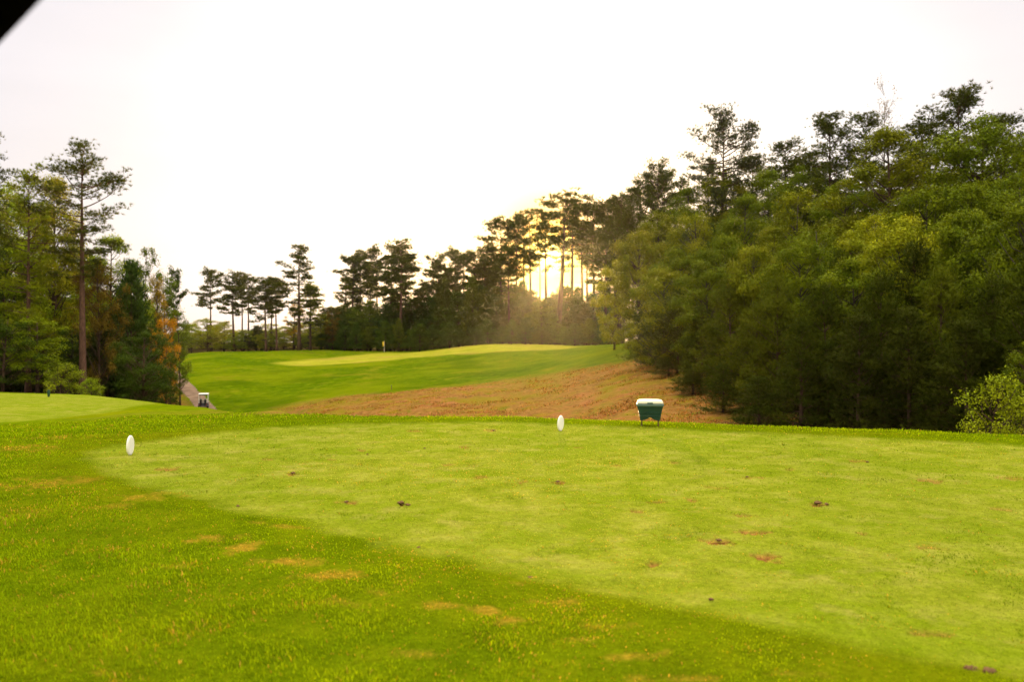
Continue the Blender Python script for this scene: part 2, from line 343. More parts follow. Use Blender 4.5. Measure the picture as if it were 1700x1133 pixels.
def simple_mat(name, col, rough=0.6, var=0.15, scale=8.0, bump=0.0, spec=0.4, metal=0.0):
    m, t, o = new_mat(name)
    P = nd(t, 'ShaderNodeTexCoord').outputs['Object']; n = noise(t, P, scale, 5)
    c = mixc(t, 1.0, (*col, 1), ramp(t, n, [(0.3, 1-var), (0.7, 1+var)]), 'MULTIPLY')
    b = nd(t, 'ShaderNodeBsdfPrincipled', ins={'Roughness': rough, 'Specular IOR Level': spec, 'Metallic': metal}); t.links.new(c, b.inputs['Base Color'])
    if bump:
        bp = nd(t, 'ShaderNodeBump', ins={'Strength': 0.5, 'Distance': bump}); t.links.new(n, bp.inputs['Height']); t.links.new(bp.outputs[0], b.inputs['Normal'])
    t.links.new(b.outputs[0], o.inputs[0]); return m
def foliage_mat(name, trans=0.35, var=0.45):
    m, t, o = new_mat(name)
    oi = nd(t, 'ShaderNodeObjectInfo'); g = nd(t, 'ShaderNodeNewGeometry')
    v = ramp(t, g.outputs['Random Per Island'], [(0.0, 1-var), (1.0, 1+var)])
    c = mixc(t, 1.0, oi.outputs['Color'], v, 'MULTIPLY')
    P = nd(t, 'ShaderNodeTexCoord').outputs['Object']
    cn_ = noise(t, P, 0.55, 3)
    c = mixc(t, 1.0, c, ramp(t, cn_, [(0.35, (0.78, 0.85, 0.9)), (0.68, (1.25, 1.13, 0.85))]), 'MULTIPLY')
    d = nd(t, 'ShaderNodeBsdfPrincipled', ins={'Roughness': 0.6, 'Specular IOR Level': 0.04}); tr = nd(t, 'ShaderNodeBsdfTranslucent')
    t.links.new(c, d.inputs['Base Color'])
    ct = mixc(t, 1.0, c, (1.5, 1.35, 0.5), 'MULTIPLY'); t.links.new(ct, tr.inputs[0])
    mx = nd(t, 'ShaderNodeMixShader'); mx.inputs[0].default_value = trans
    t.links.new(d.outputs[0], mx.inputs[1]); t.links.new(tr.outputs[0], mx.inputs[2]); t.links.new(mx.outputs[0], o.inputs[0]); return m
def bark_mat():
    m, t, o = new_mat('bark')
    P = nd(t, 'ShaderNodeTexCoord').outputs['Object']; oi = nd(t, 'ShaderNodeObjectInfo')
    mp = nd(t, 'ShaderNodeMapping'); mp.inputs['Scale'].default_value = (9, 9, 2.2); t.links.new(P, mp.inputs[0])
    n = noise(t, mp.outputs[0], 1.0, 5, 0.7)
    c = mixc(t, 1.0, oi.outputs['Color'], ramp(t, n, [(0.3, 0.5), (0.7, 1.4)]), 'MULTIPLY')
    b = nd(t, 'ShaderNodeBsdfPrincipled', ins={'Roughness': 0.9, 'Specular IOR Level': 0.1}); t.links.new(c, b.inputs['Base Color'])
    bp = nd(t, 'ShaderNodeBump', ins={'Strength': 0.8, 'Distance': 0.05}); t.links.new(n, bp.inputs['Height']); t.links.new(bp.outputs[0], b.inputs['Normal'])
    t.links.new(b.outputs[0], o.inputs[0]); return m
def blade_mat():
    m, t, o = new_mat('grass_blades')
    c = attr(t, 'tint', 'Vector')
    d = nd(t, 'ShaderNodeBsdfPrincipled', ins={'Roughness': 0.6, 'Specular IOR Level': 0.0}); tr = nd(t, 'ShaderNodeBsdfTranslucent')
    t.links.new(c, d.inputs['Base Color']); ct = mixc(t, 1.0, c, (1.4, 1.25, 0.6), 'MULTIPLY'); t.links.new(ct, tr.inputs[0])
    mx = nd(t, 'ShaderNodeMixShader'); mx.inputs[0].default_value = 0.55
    t.links.new(d.outputs[0], mx.inputs[1]); t.links.new(tr.outputs[0], mx.inputs[2]); t.links.new(mx.outputs[0], o.inputs[0]); return m
M_TURF = turf_material(); M_BARK = bark_mat(); M_LEAF = foliage_mat('leaves', 0.24, 0.32); M_NEEDLE = foliage_mat('needles', 0.16, 0.32); M_BLADE = blade_mat()
M_PATH = simple_mat('path_concrete', (0.19, 0.125, 0.083), 0.9, 0.35, 0.7, 0.03, 0.0)

# ------------------------------------------------------------------ the ground, one polar sheet split by zone
def build_ground():
    az = np.radians(np.concatenate([np.linspace(-180, -41, 47), np.linspace(-40, 40, 900), np.linspace(41, 180, 47)]))
    az[-1] = az[0] + 2*math.pi
    r = np.concatenate([[0.02, 0.3, 0.7], np.geomspace(1.2, 20, 330), np.geomspace(20.2, 230, 330), np.geomspace(236, 700, 24)])
    A, R = np.meshgrid(az, r, indexing='ij'); X = R*np.sin(A); Y = R*np.cos(A)
    Z = height(X, Y)
    zz = zones(X.ravel(), Y.ravel())
    st = zz['straw'].reshape(X.shape)
    Z = Z + st*(0.30*(fbm(X*1.1, Y*1.1, 4)-0.5)+0.35*(fbm(X*.33, Y*.33, 3)-0.5))*np.clip((Y-14)/3, 0, 1)
    Z = Z - 0.018*zz['tee'].reshape(X.shape)*(Y < 16) - 0.02*zz['bare'].reshape(X.shape)
    na, nr = X.shape; idx = np.arange(na*nr).reshape(na, nr)
    q = np.stack([idx[:-1, :-1], idx[:-1, 1:], idx[1:, 1:], idx[1:, :-1]], -1).reshape(-1, 4)[:, ::-1]
    V = np.stack([X, Y, Z], -1).reshape(-1, 3)
    fc = {k: v[q].mean(1) for k, v in zz.items()}
    cx = V[q].mean(1)
    zone = np.zeros(len(q), int)
    zone[fc['straw'] > .5] = 3; zone[(fc['tee'] > .5) & (cx[:, 1] < 16)] = 1; zone[(fc['tee'] > .5) & (cx[:, 1] >= 16)] = 2
    zone[fc['green'] > .5] = 4; zone[fc['path'] > .5] = 5
    for k, nm in enumerate(['ground', 'tee_ground', 'tee_ground', 'straw_slope', 'putting_green', 'path']):
        f = q[zone == k]
        if not len(f): continue
        u, inv = np.unique(f.ravel(), return_inverse=True)
        at_ = {a: zz[a][u] for a in ('tee', 'straw', 'wood', 'green', 'bare', 'worn')}
        me = np_mesh(nm, V[u], [inv.reshape(-1, 4)], True, at_)
        o = add_obj(nm, me, M_PATH if nm == 'path' else M_TURF); o['kind'] = 'structure'
build_ground()

# ------------------------------------------------------------------ grass blades on the near turf
def build_grass():
    rs = np.random.RandomState(3)
    allV, quads, tris, tint = [], [], [], []; base = 0
    for (y0, y1, dens, wd, hs) in ((2.5, 4.2, 7000, .0034, 1.0), (4.2, 6.2, 4200, .0046, 1.05), (6.2, 9.0, 1900, .007, 1.15), (9.0, 13.2, 650, .011, 1.3), (13.2, 20.0, 160, .020, 1.5)):
        xw = y1*0.70; n = int(dens*2*xw*(y1-y0))
        X = rs.uniform(-xw, xw, n); Y = rs.uniform(y0, y1, n)
        k = np.abs(X) < Y*0.68+.1; X = X[k]; Y = Y[k]
        zz = zones(X, Y); tee = zz['tee']; bare = zz['bare']; worn = zz['worn']
        cl = fbm(X*3.2, Y*3.2, 3); cl2 = fbm(X*0.9+40, Y*0.9, 3)
        keep = (rs.rand(len(X)) > bare*0.85) & (rs.rand(len(X)) > worn*0.1) & (rs.rand(len(X)) < np.where(tee > .5, 0.9, 0.45+0.9*cl))
        X, Y, tee, bare, worn, cl, cl2 = [a[keep] for a in (X, Y, tee, bare, worn, cl, cl2)]
        n = len(X); Z = height(X, Y) - 0.018*tee - 0.004
        td = np.clip(-sdist(TEE, X, Y)/1.2, 0.15, 1)
        h = (0.013 + 0.019*np.clip((cl-.2)*1.7, 0.1, 1.3))*(1-tee)*td + 0.009*(1-(1-tee)*td)
        tuft = np.clip((fbm(X*5+70, Y*5, 3)-.62)/.10, 0, 1)*tee; h = h+tuft*.006
        h = h*rs.uniform(.6, 1.35, n)*hs*(1-0.4*worn)
        a = rs.uniform(0, 2*math.pi, n) ; lean = rs.uniform(.15, 1.15, n)
        la = a + rs.normal(0, .5, n); la = np.where(rs.rand(n) < .5, la, 2.4+rs.normal(0, .9, n) + 4*cl2)
        dx, dy = np.cos(la)*lean*h, np.sin(la)*lean*h
        w = wd*rs.uniform(.7, 1.3, n)
        px, py = -np.sin(a)*w/2, np.cos(a)*w/2
        v = np.zeros((n, 5, 3), np.float32)
        v[:, 0] = np.stack([X-px, Y-py, Z], 1); v[:, 1] = np.stack([X+px, Y+py, Z], 1)
        v[:, 2] = np.stack([X+px*.8+dx*.4, Y+py*.8+dy*.4, Z+h*.62], 1); v[:, 3] = np.stack([X-px*.8+dx*.4, Y-py*.8+dy*.4, Z+h*.62], 1)
        v[:, 4] = np.stack([X+dx, Y+dy, Z+h*np.clip(1.1-.35*lean, .5, 1)], 1)
        b = base + np.arange(n)*5
        quads.append(np.stack([b, b+1, b+2, b+3], 1)); tris.append(np.stack([b+3, b+2, b+4], 1)); base += n*5
        g1 = np.array([.084, .160, .001]); g2 = np.array([.235, .310, .003]); t1 = np.array([.118, .190, .004]); t2 = np.array([.29, .30, .055]); dead = np.array([.46, .27, .05]); yel = np.array([.30, .245, .008])
        g2 = g2*np.array([1.0, 1.04, 1]); m = np.clip(cl*1.3-.15+rs.normal(0, .2, n), 0, 1)[:, None]; m2 = np.clip((cl2-.5)*2.5+.5+rs.normal(0, .25, n), 0, 1)[:, None]
        m2 = m2*(1-.7*tuft[:, None])
        c = (g1*(1-m)+g2*m)*(1-tee[:, None]) + (t1*(1-m2)+t2*m2)*tee[:, None]
        fleck = np.clip((fbm(X*7+9, Y*7, 3)-.56)/.08, 0, 1)*np.clip((fbm(X*1.1+31, Y*1.1, 3)-.42)/.12, 0, 1)
        p_dead = np.clip(worn*.8 + 0.02 + .34*fleck*np.where(tee > .5, .5, 1)*np.clip((10-Y)/4, .15, 1) + .10*(cl2 > .6)*(Y < 9), 0, 1)
        isd = rs.rand(n) < p_dead
        c = np.where(isd[:, None], np.where(rs.rand(n)[:, None] < .5, dead, yel)*np.where(tee > .5, .9, 1.0)[:, None], c)
        c = c*rs.uniform(.55, 1.45, (n, 1))
        tint.append(np.repeat(c, 5, 0)); allV.append(v.reshape(-1, 3))
    me = np_mesh('grass', np.concatenate(allV), [np.concatenate(quads), np.concatenate(tris)], False, {'tint': np.concatenate(tint)})
    o = add_obj('grass', me, M_BLADE); o['kind'] = 'stuff'
    print('grass blades', base//5)
build_grass()
def build_dead_grass():
    rs = np.random.RandomState(9); n = 110000
    Y = rs.uniform(26, 88, n); X = rs.uniform(-.36, .36, n)*Y
    k = (zones(X, Y)['straw'] > rs.uniform(.25, .9, n)) & (rs.rand(n) < np.clip((fbm(X*.8, Y*.8, 3)-.35)*4, .05, 1)); X = X[k]; Y = Y[k]; n = len(X); Z = height(X, Y)
    h = rs.uniform(.02, .08, n)*(.5+fbm(X*.4, Y*.4, 2)); a = rs.uniform(0, 6.28, n); l = rs.uniform(.3, 1.3, n); w = rs.uniform(.02, .05, n)
    p = np.stack([X, Y, Z], 1); q = np.stack([-np.sin(a)*w, np.cos(a)*w, -.03+0*w], 1); e = np.stack([np.cos(a)*l*h, np.sin(a)*l*h, h], 1)
    V = np.stack([p-q*[1, 1, -1], p+q, p+e], 1).reshape(-1, 3)
    pal = np.array([[.32, .14, .045], [.25, .10, .028], [.38, .20, .07], [.10, .042, .012], [.12, .13, .004]]); c = pal[rs.choice(5, n, p=[.3, .25, .2, .13, .12])]*rs.uniform(.7, 1.3, (n, 1))
    me = np_mesh('dead_grass', V, [np.arange(3*n).reshape(-1, 3)], False, {'tint': np.repeat(c, 3, 0)}); o = add_obj('dead_grass', me, M_BLADE); o['kind'] = 'stuff'
build_dead_grass()

# ------------------------------------------------------------------ trees: a few grown patterns of each kind, then placed one by one
class Wood(MB): pass
def needles(rs, pts, dirs, per, ln, wd, spread=1.0):
    """bursts of needles at the points, pointing roughly along dirs"""
    n = len(pts); P = np.repeat(pts, per, 0); D = np.repeat(dirs, per, 0)
    d = D + rs.normal(0, spread, (n*per, 3))*0.75; d /= np.linalg.norm(d, axis=1)[:, None]+1e-9
    s = np.cross(d, rs.normal(0, 1, (n*per, 3))); s /= np.linalg.norm(s, axis=1)[:, None]+1e-9
    l = ln*rs.uniform(.6, 1.25, (n*per, 1)); w = wd*rs.uniform(.7, 1.3, (n*per, 1))
    V = np.stack([P - s*w*.5, P + s*w*.5, P + d*l], 1)
    return V
def leaf_quads(rs, P, out_dir, ln):
    n = len(P)
    nrm = out_dir*0.7 + np.array([0, 0, .55]) + rs.normal(0, .55, (n, 3)); nrm /= np.linalg.norm(nrm, axis=1)[:, None]+1e-9
    a = np.cross(nrm, rs.normal(0, 1, (n, 3))); a /= np.linalg.norm(a, axis=1)[:, None]+1e-9; b = np.cross(nrm, a)
    l = ln*rs.uniform(.6, 1.3, (n, 1)); w = l*rs.uniform(.45, .7, (n, 1))
    return np.stack([P - a*l*.5, P + b*w*.5 - nrm*l*.06, P + a*l*.5, P - b*w*.5 - nrm*l*.06], 1)
PROTO = {}
def finish(name, wood, V, k, N):
    gn = np.cross(V[:, 1]-V[:, 0], V[:, 2]-V[:, 0]); fl = (gn*N).sum(1) < 0; V = V.copy(); V[fl] = V[fl][:, ::-1]
    V = V.reshape(-1, 3); N = np.repeat(N, k, 0); N = N/(np.linalg.norm(N, axis=1)[:, None]+1e-9)
    a = V*np.array([1, 1, 0]); a /= np.linalg.norm(a, axis=1)[:, None]+1e-9
    N = N*1.15+.28*a+np.array([0, 0, .28])+np.random.RandomState(1).normal(0, .17, N.shape); N /= np.linalg.norm(N, axis=1)[:, None]+1e-9; me = np_mesh(name+'_crown', V, [np.arange(len(V)).reshape(-1, k)], True); me.normals_split_custom_set_from_vertices(N)
    tm = bpy.data.meshes.new(name+'_trunk'); tm.from_pydata(wood.v, [], wood.f); tm.polygons.foreach_set('use_smooth', [True]*len(tm.polygons)); tm.update()
    tm.materials.append(M_BARK); me.materials.append(M_NEEDLE if k == 3 else M_LEAF)
    z = V[:, 2]; rad = np.hypot(V[:, 0], V[:, 1])
    PROTO[name] = dict(crown=me, trunk=tm, H=float(z.max()), W=2*float(np.percentile(rad, 97)))
def pine(name, seed, H=20.0, cb=0.55, spread=3.0, nbr=34, shape='round', gap=0.25, ln=0.30, wd=0.05, per=12, tr=0.24, stubs=4, dens=1.0, bend=0.3):
    rs = np.random.RandomState(seed); w = Wood()
    bx, by = rs.normal(0, bend, 2)
    def axis(z): t = z/H; return np.array([bx*math.sin(t*3)*.6 + bx*t*t, by*math.sin(t*2.4)*.6 + by*t*t, z])
    zs = np.linspace(0, H*.985, 14); w.tube([axis(z) for z in zs], [max(tr*(1-z/H)**.75, .025) + (0.10 if z == 0 else 0) for z in zs], 8)
    P, D, Q = [], [], []
    gaps = rs.uniform(0, 2*math.pi, 3)
    for i in range(nbr):
        t = (i+rs.uniform(0, 1))/nbr; z = H*(cb+(1-cb)*t**.92)
        az = i*2.39996 + rs.normal(0, .5)
        if shape == 'round': prof = (0.55+0.45*math.sin(math.pi*min(1, t*1.15+.15)))*(1 if t < .8 else math.sqrt(max(0.16, 1-((t-.8)/.23)**2)))
        elif shape == 'cone': prof = (1.0-t)**.75*1.05+.12 if t > .12 else .75
        else: prof = 0.45+0.75*(t if t < .6 else max(.22, (1-t)*1.5))
        L_ = spread*prof*rs.uniform(.6, 1.2)
        if rs.rand() < gap: L_ *= rs.uniform(.25, .6)
        el = math.radians(-8 + 58*t**1.4 + rs.normal(0, 9))
        p = axis(z); d = np.array([math.cos(az)*math.cos(el), math.sin(az)*math.cos(el), math.sin(el)])
        pts = [p]; nseg = 5
        for s in range(nseg):
            d = d + np.array([0, 0, .10*(s-1)]) + rs.normal(0, .13, 3); d /= np.linalg.norm(d); pts.append(pts[-1]+d*L_/nseg)
        w.tube(pts, list(np.linspace(.028+.012*L_, .012, nseg+1)), 4)
        pts = np.array(pts)
        nt_ = int((3+2.6*L_)*dens)
        for s in range(nt_):
            f = rs.uniform(.32, 1.0)**.8*nseg; k = min(int(f), nseg-1); q = pts[k]+(pts[k+1]-pts[k])*(f-k)
            side = np.cross(d, [0, 0, 1]); side /= np.linalg.norm(side)+1e-9
            tl = rs.uniform(.15, .75)*(0.4+.28*L_); tw = side*rs.choice([-1, 1])*rs.uniform(.5, 1)+d*.7+np.array([0, 0, rs.uniform(-.05, .5)]); tw /= np.linalg.norm(tw)
            e = q+tw*tl
            if tl > .35: w.tube([q, e], [.014, .008], 3)
            nc = rs.randint(5, 10)
            c = e + rs.normal(0, 1, (nc, 3))*np.array([.29, .29, .13]); P.append(c); Q.append(c-e+tw*.08); D.append(np.tile(tw*.6+np.array([0, 0, .45]), (nc, 1)))
    for i in range(stubs):
        z = H*rs.uniform(.3, cb); az = rs.uniform(0, 6.28); p = axis(z); l = rs.uniform(.5, 1.6)
        w.tube([p, p+np.array([math.cos(az)*l, math.sin(az)*l, rs.uniform(-.2, .3)])], [.03, .01], 4)
    P = np.concatenate(P); D = np.concatenate(D)
    finish(name, w, needles(rs, P, D, per, ln, wd), 3, np.repeat(np.concatenate(Q), per, 0))
def young_pine(name, seed, H=8.0, spread=2.3, per=12, ln=.22, wd=.028, dens=1.0, low=0.03, nwh=17, up=0.0, plume=.34):
    rs = np.random.RandomState(seed); w = Wood(); P, D, Q = [], [], []
    bx, by = rs.normal(0, .12, 2)
    zs = np.linspace(0, H*.97, 9); w.tube([(bx*z/H, by*z/H, z) for z in zs], [max(.13*(1-z/H), .015) for z in zs], 7)
    for i in range(nwh):
        t = (i+rs.uniform(0, .7))/nwh; z = H*(low+(1-low)*t)
        nb = rs.randint(4, 7) if t < .85 else 4
        a0 = rs.uniform(0, 6.28)
        for b in range(nb):
            az = a0+b*2*math.pi/nb+rs.normal(0, .25); L_ = spread*(1-t**1.5)**.85*(1-.2*t)*rs.uniform(.55, 1.2)*(1+.22*math.sin(2*az+seed)+.18*math.sin(7*t+az))+.22
            el = math.radians(6+up+42*t+rs.normal(0, 10)); d = np.array([math.cos(az)*math.cos(el), math.sin(az)*math.cos(el), math.sin(el)])
            pts = [np.array([bx*z/H, by*z/H, z])]
            for s in range(4):
                d = d+np.array([0, 0, .08])+rs.normal(0, .10, 3); d /= np.linalg.norm(d); pts.append(pts[-1]+d*L_/4)
            w.tube(pts, list(np.linspace(.012+.008*L_, .006, 5)), 4); pts = np.array(pts)
            side = np.cross(d, [0, 0, 1]); side /= np.linalg.norm(side)+1e-9
            npl = 1+int(L_*1.7*dens)
            for s in range(npl):
                f = (1.0 if s == 0 else rs.uniform(.30, 1.0)**.7)*3.999; k = min(int(f), 3); q = pts[k]+(pts[k+1]-pts[k])*(f-k)
                sd = 0 if s == 0 else rs.choice([-1, 1])*rs.uniform(.15, .5)*(.4+.35*L_)*(1.2-f/4)
                e = q+side*sd+np.array([0, 0, rs.uniform(0, .12)]); pd = d+side*sd*1.2+np.array([0, 0, .25]); pd /= np.linalg.norm(pd)
                nc = rs.randint(12, 19); r = plume*rs.uniform(.7, 1.25)
                c = e+rs.normal(0, 1, (nc, 3))*np.array([r, r, r*.6])*.75+pd*rs.uniform(-.25, .2, (nc, 1))
                P.append(c); Q.append(c-e+pd*.05+np.array([0, 0, .06])); D.append(np.tile(pd*.8+np.array([0, 0, .35]), (nc, 1))+(c-e)/r*.45)
    finish(name, w, needles(rs, np.concatenate(P), np.concatenate(D), per, ln, wd, .7), 3, np.repeat(np.concatenate(Q), per, 0))
def broadleaf(name, seed, H=12.0, Wd=7.0, cb=.10, npad=70, per=300, ln=.17, pad=(.5, 1.05), flat=.85, tr=.17, power=2.2, lean=0.0, bare=0.0):
    rs = np.random.RandomState(seed); w = Wood()
    bx, by = rs.normal(0, .35, 2)
    def axis(z): t = z/H; return np.array([bx*t*t+lean*t, by*t*t, z])
    zs = np.linspace(0, H*.9, 9); w.tube([axis(z) for z in zs], [max(tr*(1-z/H)**.8, .02)+(.06 if z == 0 else 0) for z in zs], 7)
    lob = rs.uniform(0, 6.28, 6); Vs, Ns = [], []
    cz = H*(cb+1)/2; hz = H*(1-cb)/2
    for i in range(npad):
        for _ in range(30):
            t = rs.uniform(-1, 1); az = rs.uniform(0, 6.28)
            lobe = 1+.20*math.sin(2*az+lob[0]+3*t)+.14*math.sin(3*az+lob[1]-2*t)+.12*math.sin(5*t+lob[2]+az)
            env = (max(0, 1-abs(t+.12)**power))**(1/power)*Wd/2*lobe
            f = rs.uniform(.25, 1)**.55
            if env > .12: break
        z = cz+t*hz*.93; c = axis(z)+np.array([math.cos(az), math.sin(az), 0])*env*f*.93
        r = rs.uniform(*pad)*(.75+.35*(1-abs(t))); r = min(r, .35+env*.7)
        z0 = max(H*.08, z-np.hypot(*(c[:2]-axis(z)[:2]))*rs.uniform(.5, 1.0)-.2); a0 = axis(z0); mid = (a0+c)/2+np.array([0, 0, -.15])+rs.normal(0, .12, 3)
        w.tube([a0, mid, c], [.02+.012*env, .016+.006*env, .008], 4)
        n = int(per*(r/.85)**2)
        v = rs.normal(0, 1, (n, 3)); v /= np.linalg.norm(v, axis=1)[:, None]
        v[:, 2] = np.where(v[:, 2] < -.45, -v[:, 2]*rs.uniform(.0, 1, n), v[:, 2])
        rr = r*rs.uniform(.35, 1.08, (n, 1))**.6
        hn = np.array([math.sin(seed+i*1.7), math.cos(i*2.3), math.sin(i*.9)])
        rr = rr*(1+.28*np.sin(4*(v@hn)+i)[:, None])
        Pn = c+v*rr*np.array([1, 1, flat])+rs.normal(0, .06, (n, 3))
        Ns.append(v*np.array([1, 1, 1.1])); tw = rs.rand(n) < .08; Pn[tw] += v[tw]*rs.uniform(.1, .45, (tw.sum(), 1))
        Vs.append(leaf_quads(rs, Pn, v, ln))
        for s in range(3):
            dv = v[s]*r*.8*np.array([1, 1, flat]); w.tube([c, c+dv], [.009, .004], 3)
    finish(name, w, np.concatenate(Vs), 4, np.concatenate(Ns))
def bare_tree(name, seed, H=16.0):
    rs = np.random.RandomState(seed); w = Wood(); P = []
    w.tube([(0, 0, z) for z in np.linspace(0, H*.9, 8)], list(np.linspace(.16, .02, 8)), 6)
    for i in range(26):
        z = H*rs.uniform(.62, .97); az = rs.uniform(0, 6.28); l = rs.uniform(.5, 1.4)*(1.3-z/H)*2.2; d = np.array([math.cos(az)*.55, math.sin(az)*.55, .8]); p = np.array([0, 0, z]); e = p+d*l
        w.tube([p, e], [.025, .008], 4)
        for k in range(6):
            q = p+d*l*rs.uniform(.3, 1); e2 = q+(d+rs.normal(0, .5, 3))*rs.uniform(.3, .8); w.tube([q, e2], [.01, .004], 3)
            if rs.rand() < .8: P.append(e2+rs.normal(0, .12, (5, 3)))
    P = np.concatenate(P); finish(name, w, leaf_quads(rs, P, np.zeros_like(P), .12), 4, rs.normal(0, 1, P.shape))

# far pines
for i, (cb, sh, sp, nb) in enumerate([(.55, 'round', 3.0, 34), (.60, 'round', 2.6, 30), (.50, 'top', 3.2, 36), (.45, 'round', 2.7, 40), (.58, 'top', 2.9, 30)]):
    pine('far_pine%d' % i, 20+i, cb=cb, shape=sh, spread=sp*1.15, nbr=int(nb*1.2), gap=.25, ln=.34, wd=.085, per=8, dens=1.1)
for i in range(3): pine('high_pine%d' % i, 35+i, cb=.70, shape=('round', 'top', 'round')[i], spread=(2.9, 3.1, 2.5)[i], nbr=21, gap=.35, ln=.34, wd=.085, per=8, stubs=10)
for i in range(3): broadleaf('lush_leaf%d' % i, 140+i, H=11, Wd=(8, 7, 8.5)[i], npad=(92, 84, 100)[i], per=430, ln=.18, pad=(.6, 1.25), flat=.8, cb=.03, power=2.6)
pine('cone_pine', 31, cb=.28, shape='cone', spread=4.0, nbr=46, gap=.12, ln=.34, wd=.085, per=8)
pine('lead_pine', 41, H=20, cb=.50, shape='top', spread=3.3, nbr=46, gap=.33, ln=.26, wd=.032, per=15, stubs=9, dens=1.05, bend=.25)
for i in range(3):
    pine('mid_pine%d' % i, 51+i, cb=(.45, .55, .38)[i], shape=('round', 'top', 'round')[i], spread=(3.6, 3.8, 3.3)[i], gap=.18, nbr=58, ln=.26, wd=.04, per=12)
pine('full_pine', 61, cb=.28, shape='round', spread=3.2, nbr=70, ln=.26, wd=.04, per=12)
for i in range(4): young_pine('young_pine%d' % i, 70+i, spread=(2.4, 2.8, 2.1, 2.6)[i])
for i in range(3): young_pine('thicket_pine%d' % i, 80+i, spread=(2.6, 2.2, 3.0)[i], per=6, ln=.30, wd=.065, dens=1.0, up=10, plume=.28)
for i in range(4): broadleaf('broadleaf%d' % i, 90+i, Wd=(7, 6, 8, 6.5)[i], npad=(76, 66, 86, 70)[i])
for i in range(2): broadleaf('slim_leaf%d' % i, 100+i, Wd=4.2, npad=48, cb=.15, pad=(.45, .85))
for i in range(2): broadleaf('tall_leaf%d' % i, 110+i, H=18, Wd=8, cb=.14, npad=120, per=270, ln=.19, pad=(.7, 1.35), tr=.24)
for i in range(2): broadleaf('shrub%d' % i, 120+i, H=3.0, Wd=3.0, cb=.02, npad=44, per=420, ln=.12, pad=(.28, .55), tr=.05, flat=.8)
bare_tree('bare', 131)

BROWN = (0.085, 0.05, 0.032, 1); GREYB = (0.06, 0.045, 0.035, 1); REDB = (0.12, 0.062, 0.042, 1)
rnd = random.Random(5)
def tree(proto, px, top, Y, wpx, col, name, label, cat, group=None, bark=BROWN, rz=None, sink=0.05):
    if proto.startswith(('far_', 'high_', 'cone')): wpx = wpx*1.28
    if proto.startswith('mid_') and px > 1230: wpx = wpx*1.4
    p = PROTO[proto]; x, y = at(px, Y); z0 = gz(x, y)-sink
    ztop = EYE-(top-566)/F*Y; sz = max(.05, (ztop-z0)/p['H']); sx = wpx/F*Y/p['W']
    e = empty(name, (x, y, z0), rnd.uniform(0, 6.28) if rz is None else rz); e.scale = (sx, sx, sz)
    tag(e, label, cat, group)
    a = bpy.data.objects.new('trunk', p['trunk']); C.objects.link(a); a.parent = e; a.color = bark
    b = bpy.data.objects.new('crown', p['crown']); C.objects.link(b); b.parent = e
    j = rnd.uniform(.88, 1.12); b.color = (col[0]*j, col[1]*j, col[2]*j, 1)
    return e
# leaf colours
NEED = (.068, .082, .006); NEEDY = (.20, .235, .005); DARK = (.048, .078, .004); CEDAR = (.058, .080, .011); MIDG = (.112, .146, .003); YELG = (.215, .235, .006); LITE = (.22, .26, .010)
ORNG = (.40, .20, .008); GOLD = (.36, .22, .006); RUST = (.135, .092, .012); YOUNG_SHADED = (.060, .078, .003); OLIVE = (.155, .172, .004)  # young pine tone darkened for shaded foot of wood, olive lightened for lit tops

LGRN = (.20, .26, .005)
# --- left wood
T = tree
T('lead_pine', 138, 219, 62, 150, (.085, .098, .010), 'pine_tree', 'tall lone pine with long bare red brown trunk rising above the wood at left', 'pine tree', bark=REDB, rz=.4)
T('mid_pine1', -22, 196, 55, 120, NEED, 'pine_tree', 'tall pine cut by the left edge of the photo, only its crown tip showing', 'pine tree')
T('full_pine', 47, 262, 60, 120, NEEDY, 'pine_tree', 'yellow green pine with slim bare lower trunk near the left edge', 'pine tree', bark=REDB)
T('tall_leaf0', 92, 285, 72, 120, (.28, .27, .008), 'broadleaf_tree', 'yellowing tall tree just behind the lone pine trunk at left', 'tree')
T('tall_leaf1', 8, 300, 70, 150, LGRN, 'broadleaf_tree', 'big green tree at the left edge below the cut off pine crown', 'tree')
T('broadleaf3', 165, 415, 64, 85, RUST, 'broadleaf_tree', 'rusty brown tree right beside the lone pine trunk', 'tree')
T('tall_leaf0', 183, 385, 78, 120, LGRN, 'broadleaf_tree', 'green tree rising behind the rusty brown tree', 'tree')
T('thicket_pine2', 215, 425, 68, 135, (.058, .100, .014), 'conifer_tree', 'dark blue green conifer sloping down toward the cart path', 'conifer')
T('slim_leaf0', 238, 405, 84, 55, (.10, .135, .012), 'broadleaf_tree', 'slim bright green tree top right of the blue green conifer', 'tree')
T('slim_leaf1', 258, 448, 82, 52, (.26, .18, .012), 'broadleaf_tree', 'slim tree with orange and tan upper leaves above the cart path', 'tree')
T('broadleaf1', 275, 440, 88, 62, (.10, .145, .012), 'broadleaf_tree', 'bright green tree with loose outline above the orange tree', 'tree')
T('broadleaf0', 276, 520, 78, 62, ORNG, 'broadleaf_tree', 'glowing orange autumn tree by the top of the cart path', 'tree')
T('slim_leaf0', 299, 512, 86, 44, (.11, .145, .010), 'broadleaf_tree', 'small yellow green tree at the right tip of the left wood', 'tree')
T('far_pine2', 287, 438, 112, 34, DARK, 'pine_tree', 'small dark pine poking out behind the autumn trees at left', 'pine tree')
T('broadleaf2', 238, 545, 60, 120, DARK, 'holly_tree', 'low dark glossy evergreen at the edge of the left wood', 'evergreen')
T('broadleaf0', 283, 588, 66, 50, DARK, 'holly_tree', 'small dark evergreen overhanging the cart path at left', 'evergreen')
T('shrub0', 100, 596, 54, 70, LITE, 'shrub', 'bright green shrub at the foot of the left wood, left of the pine trunk', 'shrub')
